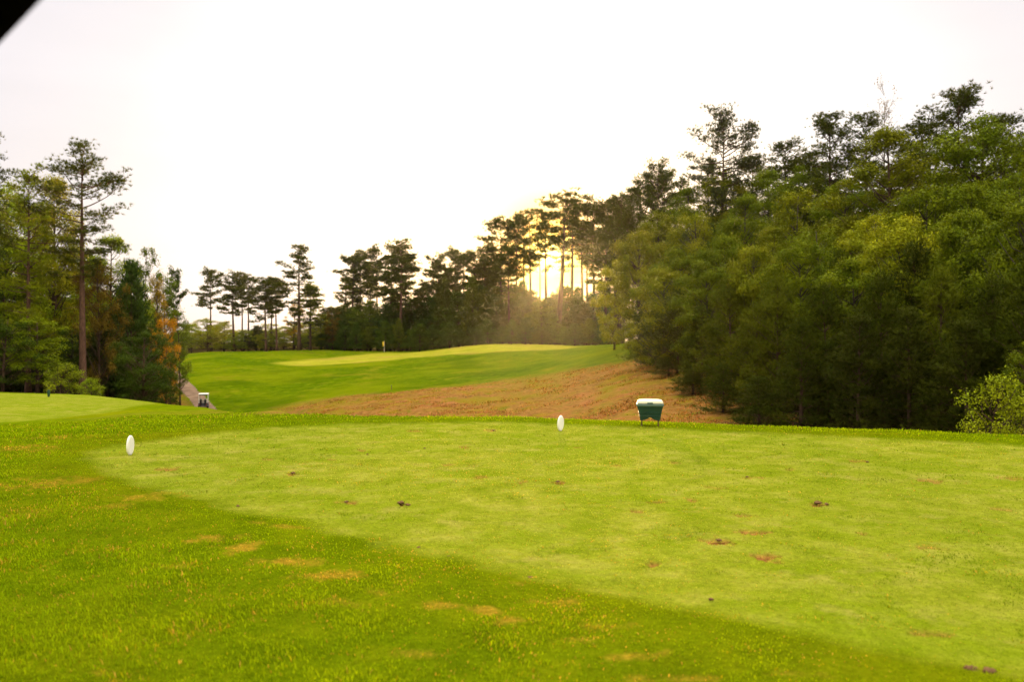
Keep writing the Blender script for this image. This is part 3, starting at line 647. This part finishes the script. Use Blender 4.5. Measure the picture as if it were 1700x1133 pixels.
T('shrub1', 152, 622, 52, 42, LGRN, 'shrub', 'small green shrub just right of the lone pine trunk', 'shrub')
T('broadleaf1', 62, 520, 58, 110, LGRN, 'broadleaf_tree', 'leafy tree filling the gap between the two left pine trunks', 'tree')
T('broadleaf3', 5, 520, 56, 110, DARK, 'broadleaf_tree', 'dark leafy tree at the bottom left edge of the wood', 'tree')
T('thicket_pine0', 178, 500, 66, 100, CEDAR, 'conifer_tree', 'dark conifer below the rusty brown tree', 'conifer')
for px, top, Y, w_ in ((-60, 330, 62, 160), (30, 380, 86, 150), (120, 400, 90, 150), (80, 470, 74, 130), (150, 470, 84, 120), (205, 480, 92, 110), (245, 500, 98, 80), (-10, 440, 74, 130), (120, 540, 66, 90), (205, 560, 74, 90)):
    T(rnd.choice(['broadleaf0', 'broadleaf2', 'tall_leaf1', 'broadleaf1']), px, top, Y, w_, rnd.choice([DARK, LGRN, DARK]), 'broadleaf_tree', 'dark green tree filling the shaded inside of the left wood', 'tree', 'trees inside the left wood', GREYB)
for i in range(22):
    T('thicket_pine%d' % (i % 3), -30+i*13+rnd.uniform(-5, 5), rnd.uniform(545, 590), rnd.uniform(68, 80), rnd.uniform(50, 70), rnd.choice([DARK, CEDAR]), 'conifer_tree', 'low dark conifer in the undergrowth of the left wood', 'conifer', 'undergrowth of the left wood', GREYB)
# --- pines beyond the far side of the hill
FP = 'tall slender pine in the row beyond the left end of the hill'; G1 = 'pines beyond the hill at left'
T('far_pine0', 350, 440, 182, 44, NEED, 'pine_tree', 'leftmost slender pine of the row beyond the hill, standing apart', 'pine tree', G1)
for k, px, top, Y, w_ in ((2, 389, 445, 172, 48), (1, 402, 450, 186, 38), (4, 413, 452, 180, 36), (3, 442, 458, 172, 44), (0, 450, 456, 178, 40), (4, 460, 458, 171, 38)):
    T('far_pine%d' % k, px, top, Y, w_, NEED, 'pine_tree', FP, 'pine tree', G1, REDB)
T('cone_pine', 497, 403, 168, 82, NEED, 'pine_tree', 'tallest pine left of the flag, full cone of tiered branches', 'pine tree', G1)
T('far_pine3', 515, 466, 172, 44, NEEDY, 'pine_tree', 'shorter thin pine just right of the tiered cone pine', 'pine tree', G1)
T('broadleaf2', 345, 526, 168, 74, YELG, 'broadleaf_tree', 'round yellow green tree at the left end of the hill', 'tree')
T('slim_leaf1', 487, 500, 176, 34, GOLD, 'broadleaf_tree', 'golden yellow tree between the slender pines', 'tree')
MIDG0, OLIVE0 = MIDG, OLIVE; MIDG = (.16, .21, .008); OLIVE = (.20, .22, .010)  # leaf colours lifted for these low trees to paint in backlit haze
G2 = 'low trees beyond the hill'
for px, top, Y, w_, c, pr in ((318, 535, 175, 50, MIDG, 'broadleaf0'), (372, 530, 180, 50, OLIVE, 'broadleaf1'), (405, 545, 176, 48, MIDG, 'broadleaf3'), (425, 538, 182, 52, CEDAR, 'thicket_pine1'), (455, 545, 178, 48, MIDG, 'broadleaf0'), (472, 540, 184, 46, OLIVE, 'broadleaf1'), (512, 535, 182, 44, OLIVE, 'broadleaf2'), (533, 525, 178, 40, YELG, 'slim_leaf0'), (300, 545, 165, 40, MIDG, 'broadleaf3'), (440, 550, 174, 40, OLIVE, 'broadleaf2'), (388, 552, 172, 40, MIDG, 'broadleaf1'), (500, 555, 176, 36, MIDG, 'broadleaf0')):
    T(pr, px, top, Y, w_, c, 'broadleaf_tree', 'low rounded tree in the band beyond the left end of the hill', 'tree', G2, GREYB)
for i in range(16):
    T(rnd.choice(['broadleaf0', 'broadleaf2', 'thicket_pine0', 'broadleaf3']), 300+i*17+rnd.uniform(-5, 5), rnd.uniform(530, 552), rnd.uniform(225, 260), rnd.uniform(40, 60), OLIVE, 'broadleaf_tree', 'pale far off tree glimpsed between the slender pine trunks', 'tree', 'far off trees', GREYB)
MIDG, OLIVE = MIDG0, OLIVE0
# --- trees behind the green
G3 = 'tall pines behind the green'
LP3 = 'tall pine with high crown in the stand just right of the flag'
for k, px, top, Y, w_ in ((4, 583, 415, 182, 52), (1, 598, 411, 188, 42), (0, 628, 403, 182, 50), (2, 645, 397, 178, 52), (1, 615, 430, 190, 40), (4, 676, 415, 182, 40), (3, 572, 450, 190, 34)):
    T('far_pine%d' % k, px, top, Y, w_, NEED, 'pine_tree', LP3, 'pine tree', G3, BROWN)
T('far_pine3', 664, 393, 170, 64, NEED, 'pine_tree', 'tallest pine right of the flag, its trunk seen down to the hedge line', 'pine tree', G3, REDB)
LP4 = 'shorter open crowned pine between the flag stand and the sun'
for k, px, top, Y, w_ in ((3, 706, 462, 178, 38), (2, 732, 415, 182, 48), (0, 757, 405, 184, 46), (4, 783, 408, 180, 50), (3, 803, 425, 176, 44), (1, 745, 440, 174, 40), (2, 690, 480, 176, 34), (0, 718, 428, 186, 40), (4, 770, 418, 190, 42), (1, 795, 440, 184, 40), (2, 818, 412, 182, 46), (3, 828, 440, 172, 40)):
    T('far_pine%d' % k, px, top, Y, w_, NEED, 'pine_tree', LP4, 'pine tree', G3)
LP5 = 'tall pine standing against the golden glow of the low sun'
for pr, px, top, Y, w_ in (('far_pine4', 833, 352, 164, 58), ('far_pine0', 856, 347, 170, 50), ('high_pine0', 884, 342, 176, 50), ('high_pine1', 925, 304, 160, 80), ('high_pine2', 948, 328, 168, 62), ('far_pine4', 988, 322, 156, 68), ('high_pine1', 968, 350, 172, 52), ('far_pine2', 1018, 330, 150, 66), ('far_pine3', 1004, 372, 142, 60), ('high_pine0', 908, 352, 186, 46), ('far_pine3', 846, 400, 158, 44), ('far_pine3', 815, 395, 190, 44), ('high_pine2', 870, 366, 190, 40), ('far_pine2', 1003, 345, 178, 56), ('far_pine3', 1035, 335, 168, 60), ('far_pine0', 1010, 318, 160, 60), ('far_pine4', 1030, 352, 148, 64), ('high_pine0', 976, 362, 190, 46), ('high_pine1', 938, 372, 200, 44), ('high_pine2', 897, 385, 196, 36)):
    T(pr, px, top, Y, w_, NEED, 'pine_tree', LP5, 'pine tree', G3)
G4 = 'dense evergreens behind the green'
for i in range(34):
    f = i/33; px = 545+f*470+rnd.uniform(-7, 7); Y = 186-36*f+rnd.uniform(-4, 8)
    top = 497-24*f-22*math.exp(-((px-775)/75)**2)+12*math.sin(i*1.3)+rnd.uniform(-8, 8)+(12 if i % 3 == 0 else 0)
    T('thicket_pine%d' % (i % 3), px, top, Y, rnd.uniform(62, 96), rnd.choice([(.055, .095, .012), (.065, .10, .008), (.10, .14, .008), (.075, .095, .010)]), 'evergreen_tree', 'dark bushy evergreen in the dense band behind the green', 'evergreen', G4)
for i in range(22):
    f = i/21; T('thicket_pine%d' % (i % 3), 548+f*455+rnd.uniform(-6, 6), rnd.uniform(525, 548), 177-36*f+rnd.uniform(-3, 3), rnd.uniform(34, 50), rnd.choice([(.07, .115, .010), (.085, .135, .008), (.11, .14, .008)]), 'evergreen_tree', 'low young evergreen along the front of the band behind the green', 'evergreen', G4)
for px in (840, 856, 870, 884, 898, 914):
    T('thicket_pine%d' % (px % 3), px, 540+px % 7, 171, 44, (.085, .115, .008), 'evergreen_tree', 'low young evergreen along the front of the band behind the green', 'evergreen', G4)
T('broadleaf1', 552, 505, 176, 30, RUST, 'broadleaf_tree', 'brownish tree at the left end of the band behind the green', 'tree')
# --- right wood
G5 = 'tall pines of the right wood'
for k, px, top, Y, w_ in ((1, 1066, 282, 112, 84), (2, 1026, 316, 126, 76), (1, 1108, 268, 108, 80), (0, 1050, 305, 118, 76), (1, 1088, 254, 104, 84), (2, 1125, 290, 100, 80), (0, 1250, 252, 88, 92), (2, 1300, 224, 78, 108), (1, 1335, 245, 82, 90), (0, 1045, 350, 112, 70), (2, 1170, 260, 92, 90)):
    T('mid_pine%d' % k, px, top, Y, w_, NEED, 'pine_tree', 'dark pine crown along the rising skyline of the right wood', 'pine tree', G5)
T('mid_pine1', 1196, 162, 82, 128, (.050, .058, .018), 'pine_tree', 'open crowned pine standing tallest on the sloping skyline, sky showing through', 'pine tree', G5, rz=2.0)
for k, px, top, Y, w_ in ((0, 1380, 180, 64, 125), (2, 1440, 182, 62, 110), (0, 1588, 136, 54, 150), (1, 1545, 175, 58, 120), (2, 1680, 178, 50, 140), (0, 1760, 150, 48, 150)):
    T('mid_pine%d' % k, px, top, Y, w_, NEED, 'pine_tree', 'near pine with dense dark crown at the high right end of the skyline', 'pine tree', G5)
T('bare', 1468, 122, 64, 60, (.14, .10, .06), 'bare_tree', 'thin nearly leafless tree top sticking up above the right wood', 'tree', bark=(.16, .12, .10, 1))
T('lush_leaf0', 1062, 378, 74, 125, (.19, .20, .008), 'broadleaf_tree', 'pale yellow green tree at the near left end of the right wood', 'tree')
T('lush_leaf1', 1020, 425, 92, 72, YELG, 'broadleaf_tree', 'smaller yellow green tree left of the pale yellow green tree', 'tree')
T('tall_leaf0', 1480, 205, 47, 210, OLIVE, 'broadleaf_tree', 'large olive green tree with broad rounded top in the right wood', 'tree')
T('tall_leaf1', 1630, 185, 43, 210, MIDG, 'broadleaf_tree', 'large mid green tree near the top right of the wood', 'tree')
G6 = 'leafy trees of the right wood'
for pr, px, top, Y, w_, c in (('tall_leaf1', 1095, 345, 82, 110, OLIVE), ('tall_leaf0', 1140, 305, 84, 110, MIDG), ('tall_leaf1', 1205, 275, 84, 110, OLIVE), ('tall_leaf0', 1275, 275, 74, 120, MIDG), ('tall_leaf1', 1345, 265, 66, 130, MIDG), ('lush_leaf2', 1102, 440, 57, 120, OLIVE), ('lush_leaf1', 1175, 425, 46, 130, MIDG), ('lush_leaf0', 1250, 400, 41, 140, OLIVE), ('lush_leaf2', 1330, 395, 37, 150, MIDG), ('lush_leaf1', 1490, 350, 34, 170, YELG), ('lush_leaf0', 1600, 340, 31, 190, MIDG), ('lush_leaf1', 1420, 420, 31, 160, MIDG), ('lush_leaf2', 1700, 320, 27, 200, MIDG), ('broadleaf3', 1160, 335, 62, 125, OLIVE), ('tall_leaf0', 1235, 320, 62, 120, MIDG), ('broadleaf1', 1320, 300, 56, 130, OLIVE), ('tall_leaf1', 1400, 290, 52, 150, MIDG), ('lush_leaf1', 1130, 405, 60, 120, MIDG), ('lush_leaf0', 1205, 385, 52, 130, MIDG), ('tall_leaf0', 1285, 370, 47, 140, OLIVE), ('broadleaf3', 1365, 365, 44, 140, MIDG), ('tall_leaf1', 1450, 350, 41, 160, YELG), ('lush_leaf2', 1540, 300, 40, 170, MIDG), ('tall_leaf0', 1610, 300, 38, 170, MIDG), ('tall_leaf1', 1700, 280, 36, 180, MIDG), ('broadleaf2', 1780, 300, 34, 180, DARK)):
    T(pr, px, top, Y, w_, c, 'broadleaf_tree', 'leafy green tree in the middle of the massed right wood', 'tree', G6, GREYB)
G7 = 'young pines along the front of the right wood'
for k, px, top, Y, w_ in ((0, 1085, 470, 62, 110), (1, 1125, 470, 52, 120), (2, 1165, 500, 44, 110), (3, 1215, 450, 40, 130), (0, 1255, 500, 34, 130), (1, 1290, 440, 33, 150), (2, 1330, 520, 28, 140), (3, 1375, 460, 29, 160), (0, 1425, 510, 26, 160), (1, 1465, 430, 28, 170), (2, 1510, 500, 25, 160), (3, 1560, 430, 26, 180), (0, 1605, 520, 23, 170), (1, 1650, 440, 24, 190), (2, 1720, 400, 22, 220), (3, 1400, 400, 33, 150), (0, 1240, 420, 44, 130), (2, 1520, 390, 32, 160), (1, 1620, 400, 30, 170)):
    T('young_pine%d' % k, px, top, Y, w_, rnd.choice([YOUNG_SHADED, (.05, .062, .004), YOUNG_SHADED, (.10, .12, .004)]), 'young_pine', 'young pine with branches down to the ground at the front of the right wood', 'pine tree', G7)
for px, top, Y, w_ in ((1110, 590, 52, 70), (1150, 610, 42, 80), (1200, 600, 34, 90), (1260, 620, 29, 110)):
    T('young_pine%d' % rnd.randint(0, 3), px, top, Y, w_, YOUNG_SHADED, 'young_pine', 'low young pine at the top edge of the straw slope', 'pine tree', 'low pines by the straw slope')
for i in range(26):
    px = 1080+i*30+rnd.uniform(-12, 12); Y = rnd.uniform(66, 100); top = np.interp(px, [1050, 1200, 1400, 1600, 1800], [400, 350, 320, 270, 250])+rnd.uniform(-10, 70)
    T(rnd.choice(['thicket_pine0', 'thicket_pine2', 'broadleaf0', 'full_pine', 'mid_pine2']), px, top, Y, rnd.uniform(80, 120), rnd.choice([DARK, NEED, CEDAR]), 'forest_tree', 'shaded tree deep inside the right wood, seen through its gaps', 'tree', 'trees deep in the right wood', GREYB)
T('shrub0', 1642, 606, 16.5, 135, (.25, .29, .008), 'shrub', 'pale yellow green bush at the right edge in front of the dark wood', 'bush')
T('slim_leaf0', 1700, 560, 17.5, 90, MIDG, 'broadleaf_tree', 'small leafy tree at the right edge behind the pale bush', 'tree')
T('young_pine1', 1790, 420, 19, 200, YOUNG_SHADED, 'young_pine', 'young pine with branches down to the ground at the front of the right wood', 'pine tree', G7)

# ------------------------------------------------------------------ loose clods of turf
M_CLOD = simple_mat('dry_soil', (.15, .085, .04), .95, .4, 40, .004, 0.0)
def clod_mesh(seed):
    rs = np.random.RandomState(seed); V = []; n, m = 9, 12
    for i in range(n):
        th = math.pi*i/(n-1)
        for k in range(m):
            ph = 2*math.pi*k/m; d = np.array([math.sin(th)*math.cos(ph), math.sin(th)*math.sin(ph), math.cos(th)])
            r = 1+.28*math.sin(3*d[0]+seed)*math.cos(4*d[1])+.18*math.sin(7*d[2]+5*d[0])+(rs.uniform(-.12, .12) if 0 < i < n-1 else 0); V.append(d*r*np.array([1.25, 1, .5]))
    Fq = [(i*m+k, (i+1)*m+k, (i+1)*m+(k+1) % m, i*m+(k+1) % m) for i in range(n-1) for k in range(m)]
    me = np_mesh('turf_clod', V, [Fq], True); me.materials.append(M_CLOD); return me
CM = [clod_mesh(i) for i in range(3)]; _cr = random.Random(11)
for px, py, r in ((666, 832, .026), (677, 835, .016), (486, 783, .020), (1358, 832, .024), (1372, 834, .016), (820, 713, .018), (575, 831, .014), (926, 797, .016), (1612, 1105, .020), (1642, 1109, .022), (880, 957, .016), (1193, 893, .016), (745, 921, .010), (695, 905, .010), (1180, 992, .010), (395, 838, .014), (705, 742, .013), (610, 752, .012), (1440, 765, .014), (1240, 790, .012)):
    Y = EYE*F/(py-566); x = (px-850)/F*Y
    o = add_obj('turf_clod', CM[_cr.randint(0, 2)]); o.location = (x, Y, gz(x, Y)-.012); o.rotation_euler = (0, 0, _cr.uniform(0, 6)); o.scale = (r, r, r)
    tag(o, 'small brown clod of dry turf lying loose on the grass', 'clod', 'loose clods on the tee')

# ------------------------------------------------------------------ thin evening haze over the whole course
hz = MB(); hz.box((-720, -720, -11), (720, 720, 40)); m_, t_, o_ = new_mat('haze')
pv = nd(t_, 'ShaderNodeVolumePrincipled', ins={'Density': 0.00009, 'Anisotropy': 0.85}); pv.inputs['Color'].default_value = (1.0, .90, .62, 1)
t_.links.new(pv.outputs[0], o_.inputs[1]); ho = hz.build('haze', m_); ho['kind'] = 'stuff'

# ------------------------------------------------------------------ small things on the course
M_WHITE = simple_mat('white_paint', (.80, .76, .70), .45, .05, 12, 0, .4)
M_LIDW = simple_mat('lid_plastic', (.66, .62, .47), .5, .05, 6, 0, .4)
M_BOX = simple_mat('box_plastic', (.006, .040, .026), .45, .2, 6, 0.002, .4)
M_RIM = simple_mat('rim_plastic', (.07, .12, .10), .35, .15, 8, 0, .5)
M_RUSTY = simple_mat('rusty_metal', (.10, .05, .03), .8, .3, 14, 0, .3)
M_DKGREEN = simple_mat('green_paint', (.010, .050, .022), .5, .1)
M_BLACK = simple_mat('black_vinyl', (.012, .011, .012), .6, .2)
M_NAVY = simple_mat('cart_paint', (.02, .018, .03), .3, .1, 4, 0, .5)
M_TYRE = simple_mat('tyre_rubber', (.012, .012, .012), .85, .2)
M_GREY = simple_mat('grey_metal', (.35, .34, .33), .4, .1, 8, 0, .5, .6)
M_SEAT = simple_mat('beige_vinyl', (.62, .53, .42), .6, .08)
M_RED = simple_mat('red_reflector', (.45, .04, .02), .35, .05)
M_YEL = simple_mat('yellow_flag', (.80, .56, .02), .7, .08, 10)
M_ROOFD = simple_mat('dark_roof', (.004, .003, .003), .9, .2, 8, 0, 0.0)
def tee_marker(px, py, rz, tilt, label):
    Y = EYE*F/(py-566); x = (px-850)/F*Y; z = gz(x, Y)-.03
    e = empty('tee_marker', (x, Y, z), rz); tag(e, label, 'tee marker', 'white tee markers'); e.rotation_euler = (0, tilt, rz)
    m = MB(); rings = []
    for y, s in ((-.013, .80), (-.010, .94), (-.005, 1), (.005, 1), (.010, .94), (.013, .80)):
        rings.append([(.072*s*math.cos(a), y, .118+.110*s*math.sin(a)) for a in np.linspace(0, 2*math.pi, 33)[:-1]])
    m.loft(rings); m.build('disc', M_WHITE, e, 0, False)
    k = MB(); k.tube([(0, 0, -.10), (0, 0, .02)], .006, 6); k.build('spike', M_GREY, e)
tee_marker(216, 753, math.radians(88), math.radians(2.5), 'white oval tee marker at the left tip of the near tee, upright')
tee_marker(930, 714, math.radians(52), math.radians(5), 'white oval tee marker left of the green box, leaning slightly')
def green_marker():
    x, y = hit(81, 659, 25); e = empty('tee_post', (x, y, gz(x, y)), .3); tag(e, 'small dark green post on the far left tee', 'tee marker')
    m = MB(); m.loft([rrect(.055*s, .03*s, .02*s, z) for z, s in ((-.1, .55), (.02, .6), (.06, .9), (.16, 1.0), (.24, .95), (.28, .75))]); m.build('post', M_DKGREEN, e)
    c = MB(); c.loft([rrect(.045*s, .025*s, .012*s, z) for z, s in ((.28, 1.0), (.30, .8), (.31, .4))]); c.build('cap', M_DKGREEN, e)
green_marker()
def divot_box():
    Y = 11.55; x = (1079-850)/F*Y; z = gz(x, Y); e = empty('divot_box', (x, Y, z), math.radians(-9)); tag(e, 'dark green tapered box with white domed lid on two rusty legs', 'box')
    def prof(t): return .140+.038*t+.012*t**4
    m = MB(); n = 26; rings = []
    hs = [0, .12, .3, .5, .7, .88, 1.0]
    for t in hs:
        r = rrect(prof(t), .095+.03*t, .022, 0, 6); out_ = []
        fine_ = []
        for q_ in range(len(r)):
            p0, p1 = r[q_], r[(q_+1) % len(r)]; ns_ = 14 if math.dist(p0, p1) > .1 else 1
            fine_ += [tuple(p0[w_]+(p1[w_]-p0[w_])*k_/ns_ for w_ in range(3)) for k_ in range(ns_)]
        for (a, b, c) in fine_:
            arch = .048*math.exp(-(a/.042)**2)-.004*math.cos(a/.14*math.pi*2)
            zb = .092+arch; out_.append((a, b, zb*(1-t)+.300*t))
        rings.append(out_)
    m.loft(rings, False); body = m.build('body', M_BOX, e, 0, False)
    r2 = MB()
    for zc in (.155, .205): r2.loft([rrect(prof((zc-.092)/.208)+k, .095+.03*(zc-.092)/.208+k, .024, zc+dz, 6) for k, dz in ((-.004, -.008), (.005, -.004), (.005, .004), (-.004, .008))])
    r2.build('rib', M_BOX, body)
    k = MB(); k.loft([rrect(.188+d, .132+d, .025, zc, 6) for d, zc in ((-.006, .290), (.006, .296), (.008, .312), (.004, .330), (-.006, .334))]); k.build('rim', M_RIM, e, 0, False)
    d = MB(); d.loft([rrect(.186*s, .130*s, .035*s, zc, 7, cx=.004*(1-s)*6) for s, zc in ((1.0, .336), (1.0, .346), (.965, .362), (.90, .374), (.78, .383), (.55, .389), (.25, .391))]); lid = d.build('lid', M_LIDW, e, 0, False)
    h = MB(); h.box((-.04, -.142, .330), (.04, -.131, .352)); h.build('handle', M_RIM, lid, .003)
    for sx in (-.118, .118):
        g = MB(); g.tube([(sx, 0, -.12), (sx, 0, .13)], .010, 8); g.build('leg', M_RUSTY, e)
divot_box()
def flagstick():
    x, y = hit(638, 584, 90); z = gz(x, y); e = empty('flagstick', (x, y, z)); tag(e, 'thin flagstick with limp yellow flag standing on the green', 'flag')
    p = MB(); p.tube([(0, 0, -.1), (0, 0, 2.25)], .035, 8); p.build('pole', M_SEAT, e)
    n = 12; V = []; Fs = []
    rows = []
    for i in range(9):
        t = i/8; zt = 2.22-t*.95; r = []
        for k in range(n):
            s = k/(n-1); wv = (.55*(1-.25*t))*s
            r.append((-wv*.75-.04, .10*math.sin(s*7+t*2)*(.4+t), zt-.22*s))
        rows.append(r)
    for r in rows: V += r
    b = len(V); V += [(a, q+.008, c) for a, q, c in V]
    for i in range(8):
        for k in range(n-1):
            Fs.append((i*n+k, i*n+k+1, (i+1)*n+k+1, (i+1)*n+k)); Fs.append((b+i*n+k, b+(i+1)*n+k, b+(i+1)*n+k+1, b+i*n+k+1))
    f = MB(); f.add(V, Fs); f.build('flag', M_YEL, e, 0, True)
flagstick()
def stake():
    x, y = hit(650, 647, 40); e = empty('stake', (x, y, gz(x, y))); tag(e, 'thin dark stake at the grass edge above the straw slope', 'stake')
    m = MB(); m.tube([(0, 0, -.1), (0, 0, .45), (0, 0, .52)], [.035, .035, .012], 8); m.build('post', M_RUSTY, e)
    m = MB(); m.tube([(0, 0, .40), (0, 0, .46)], .040, 8); m.build('band', M_RIM, e)
stake()
def golf_cart(loc, rz, label, roof_mat, roof_y=(-.62, 1.0), roof_z=1.72, bags=True):
    """heading +Y, origin on the ground under the middle"""
    e = empty('golf_cart', loc, rz); tag(e, label, 'golf cart')
    b = MB()
    b.loft([rrect(.56, 1.02, .12, .28), rrect(.58, 1.05, .12, .36), rrect(.56, 1.02, .10, .40)])                       # floor pan
    b.loft([rrect(.56, .34, .14, .40, cy=-.66), rrect(.57, .36, .14, .60, cy=-.66), rrect(.54, .33, .12, .70, cy=-.65)])  # rear body
    b.loft([rrect(.55, .20, .12, .40, cy=.88), rrect(.52, .20, .12, .66, cy=.90), rrect(.46, .10, .08, .84, cy=.80)])     # cowl
    b.build('body', M_NAVY, e)
    s = MB(); s.loft([rrect(.52, .24, .06, .70, cy=-.38), rrect(.53, .25, .07, .77, cy=-.38), rrect(.50, .22, .07, .81, cy=-.38)]); s.build('seat', M_SEAT, e)
    s = MB(); s.loft([rrect(.50, .05, .04, .86, cy=-.66), rrect(.52, .06, .05, 1.0, cy=-.69), rrect(.48, .04, .03, 1.16, cy=-.72)]); s.build('backrest', M_SEAT, e)
    r = MB(); y0, y1 = roof_y; cy = (y0+y1)/2; hy = (y1-y0)/2
    r.loft([rrect(.59, hy-.02, .14, roof_z, cy=cy), rrect(.61, hy, .15, roof_z+.02, cy=cy), rrect(.61, hy, .15, roof_z+.06, cy=cy), rrect(.56, hy-.05, .14, roof_z+.10, cy=cy), rrect(.35, hy-.3, .1, roof_z+.12, cy=cy)])
    rf_ = r.build('roof', roof_mat, e)
    if bags:
        hl = MB(); hl.loft([rrect(.53, hy-.08, .10, roof_z-.13, cy=cy), rrect(.55, hy-.06, .12, roof_z-.005, cy=cy)]); hl.build('roof_shade', M_BLACK, rf_)  # black block added below the roof to paint the shade under it
    for sx in (-1, 1):
        p = MB(); p.tube([(sx*.53, y1-.08, .60), (sx*.53, y1-.16, roof_z+.01)], .02, 8); p.build('post', M_WHITE if roof_mat is M_WHITE else M_BLACK, e)
        p = MB(); p.tube([(sx*.53, -.86, .55), (sx*.53, max(y0+.1, -.66), roof_z+.01)], .02, 8); p.build('post', M_WHITE if roof_mat is M_WHITE else M_BLACK, e)
        for y in (-.66, .72):
            t = MB(); rr = []
            for xo, q in ((-.10, .17), (-.09, .215), (-.04, .23), (.04, .23), (.09, .215), (.10, .17)): rr.append([(sx*.50+xo, y+q*math.cos(a), .23+q*math.sin(a)) for a in np.linspace(0, 2*math.pi, 21)[:-1]])
            t.loft(rr); w = t.build('wheel', M_TYRE, e)
            h = MB(); h.tube([(sx*.50-.105, y, .23), (sx*.50+.105, y, .23)], .12, 14); h.build('hub', M_GREY, w)
        lt = MB(); lt.box((sx*.40-.05, -1.035, .48), (sx*.40+.05, -1.01, .54)); lt.build('tail_light', M_RED, e, .004)
    st = MB(); st.tube([(-.26, .72, .75), (-.26, .40, .98)], .018, 8)
    ring = [(-.26+.16*math.cos(a), .38+.08*math.sin(a), .98+.14*math.sin(a)) for a in np.linspace(0, 2*math.pi, 17)]; st.tube(ring, .014, 6); st.build('steering_wheel', M_BLACK, e)
    if bags:
        for sx in (-.25, .25):
            g = MB(); g.tube([(sx, -.98, .42), (sx, -1.04, 1.15)], [.11, .13], 12); bg_ = g.build('bag_well', M_BLACK, e)
            for q in range(5):
                c = MB(); ax = sx+.07*math.cos(q*1.3); ay = -1.04+.07*math.sin(q*1.3); c.tube([(ax, ay, 1.1), (ax+.01, ay-.02, 1.24+.03*q)], [.008, .022], 6); c.build('club', M_GREY, bg_)
    return e
x, y = at(338, 86); cp = (x, y, gz(x, y))
golf_cart(cp, math.radians(18), 'small golf cart with white roof driving on the path below the left hill', M_WHITE).scale = (.86, .86, .86)
# the cart the photographer sits in: only the edge of its dark roof reaches into view
h = Vector((-.7071, .7071)); rgt = Vector((.7071, .7071))
c0 = rgt*(.30-.61) + h*.0
golf_cart((c0.x, c0.y, 0), math.radians(45), 'dark blurred roof corner of the parked golf cart at the top left corner', M_ROOFD, roof_y=(-.7, 1.75), roof_z=1.665, bags=False)
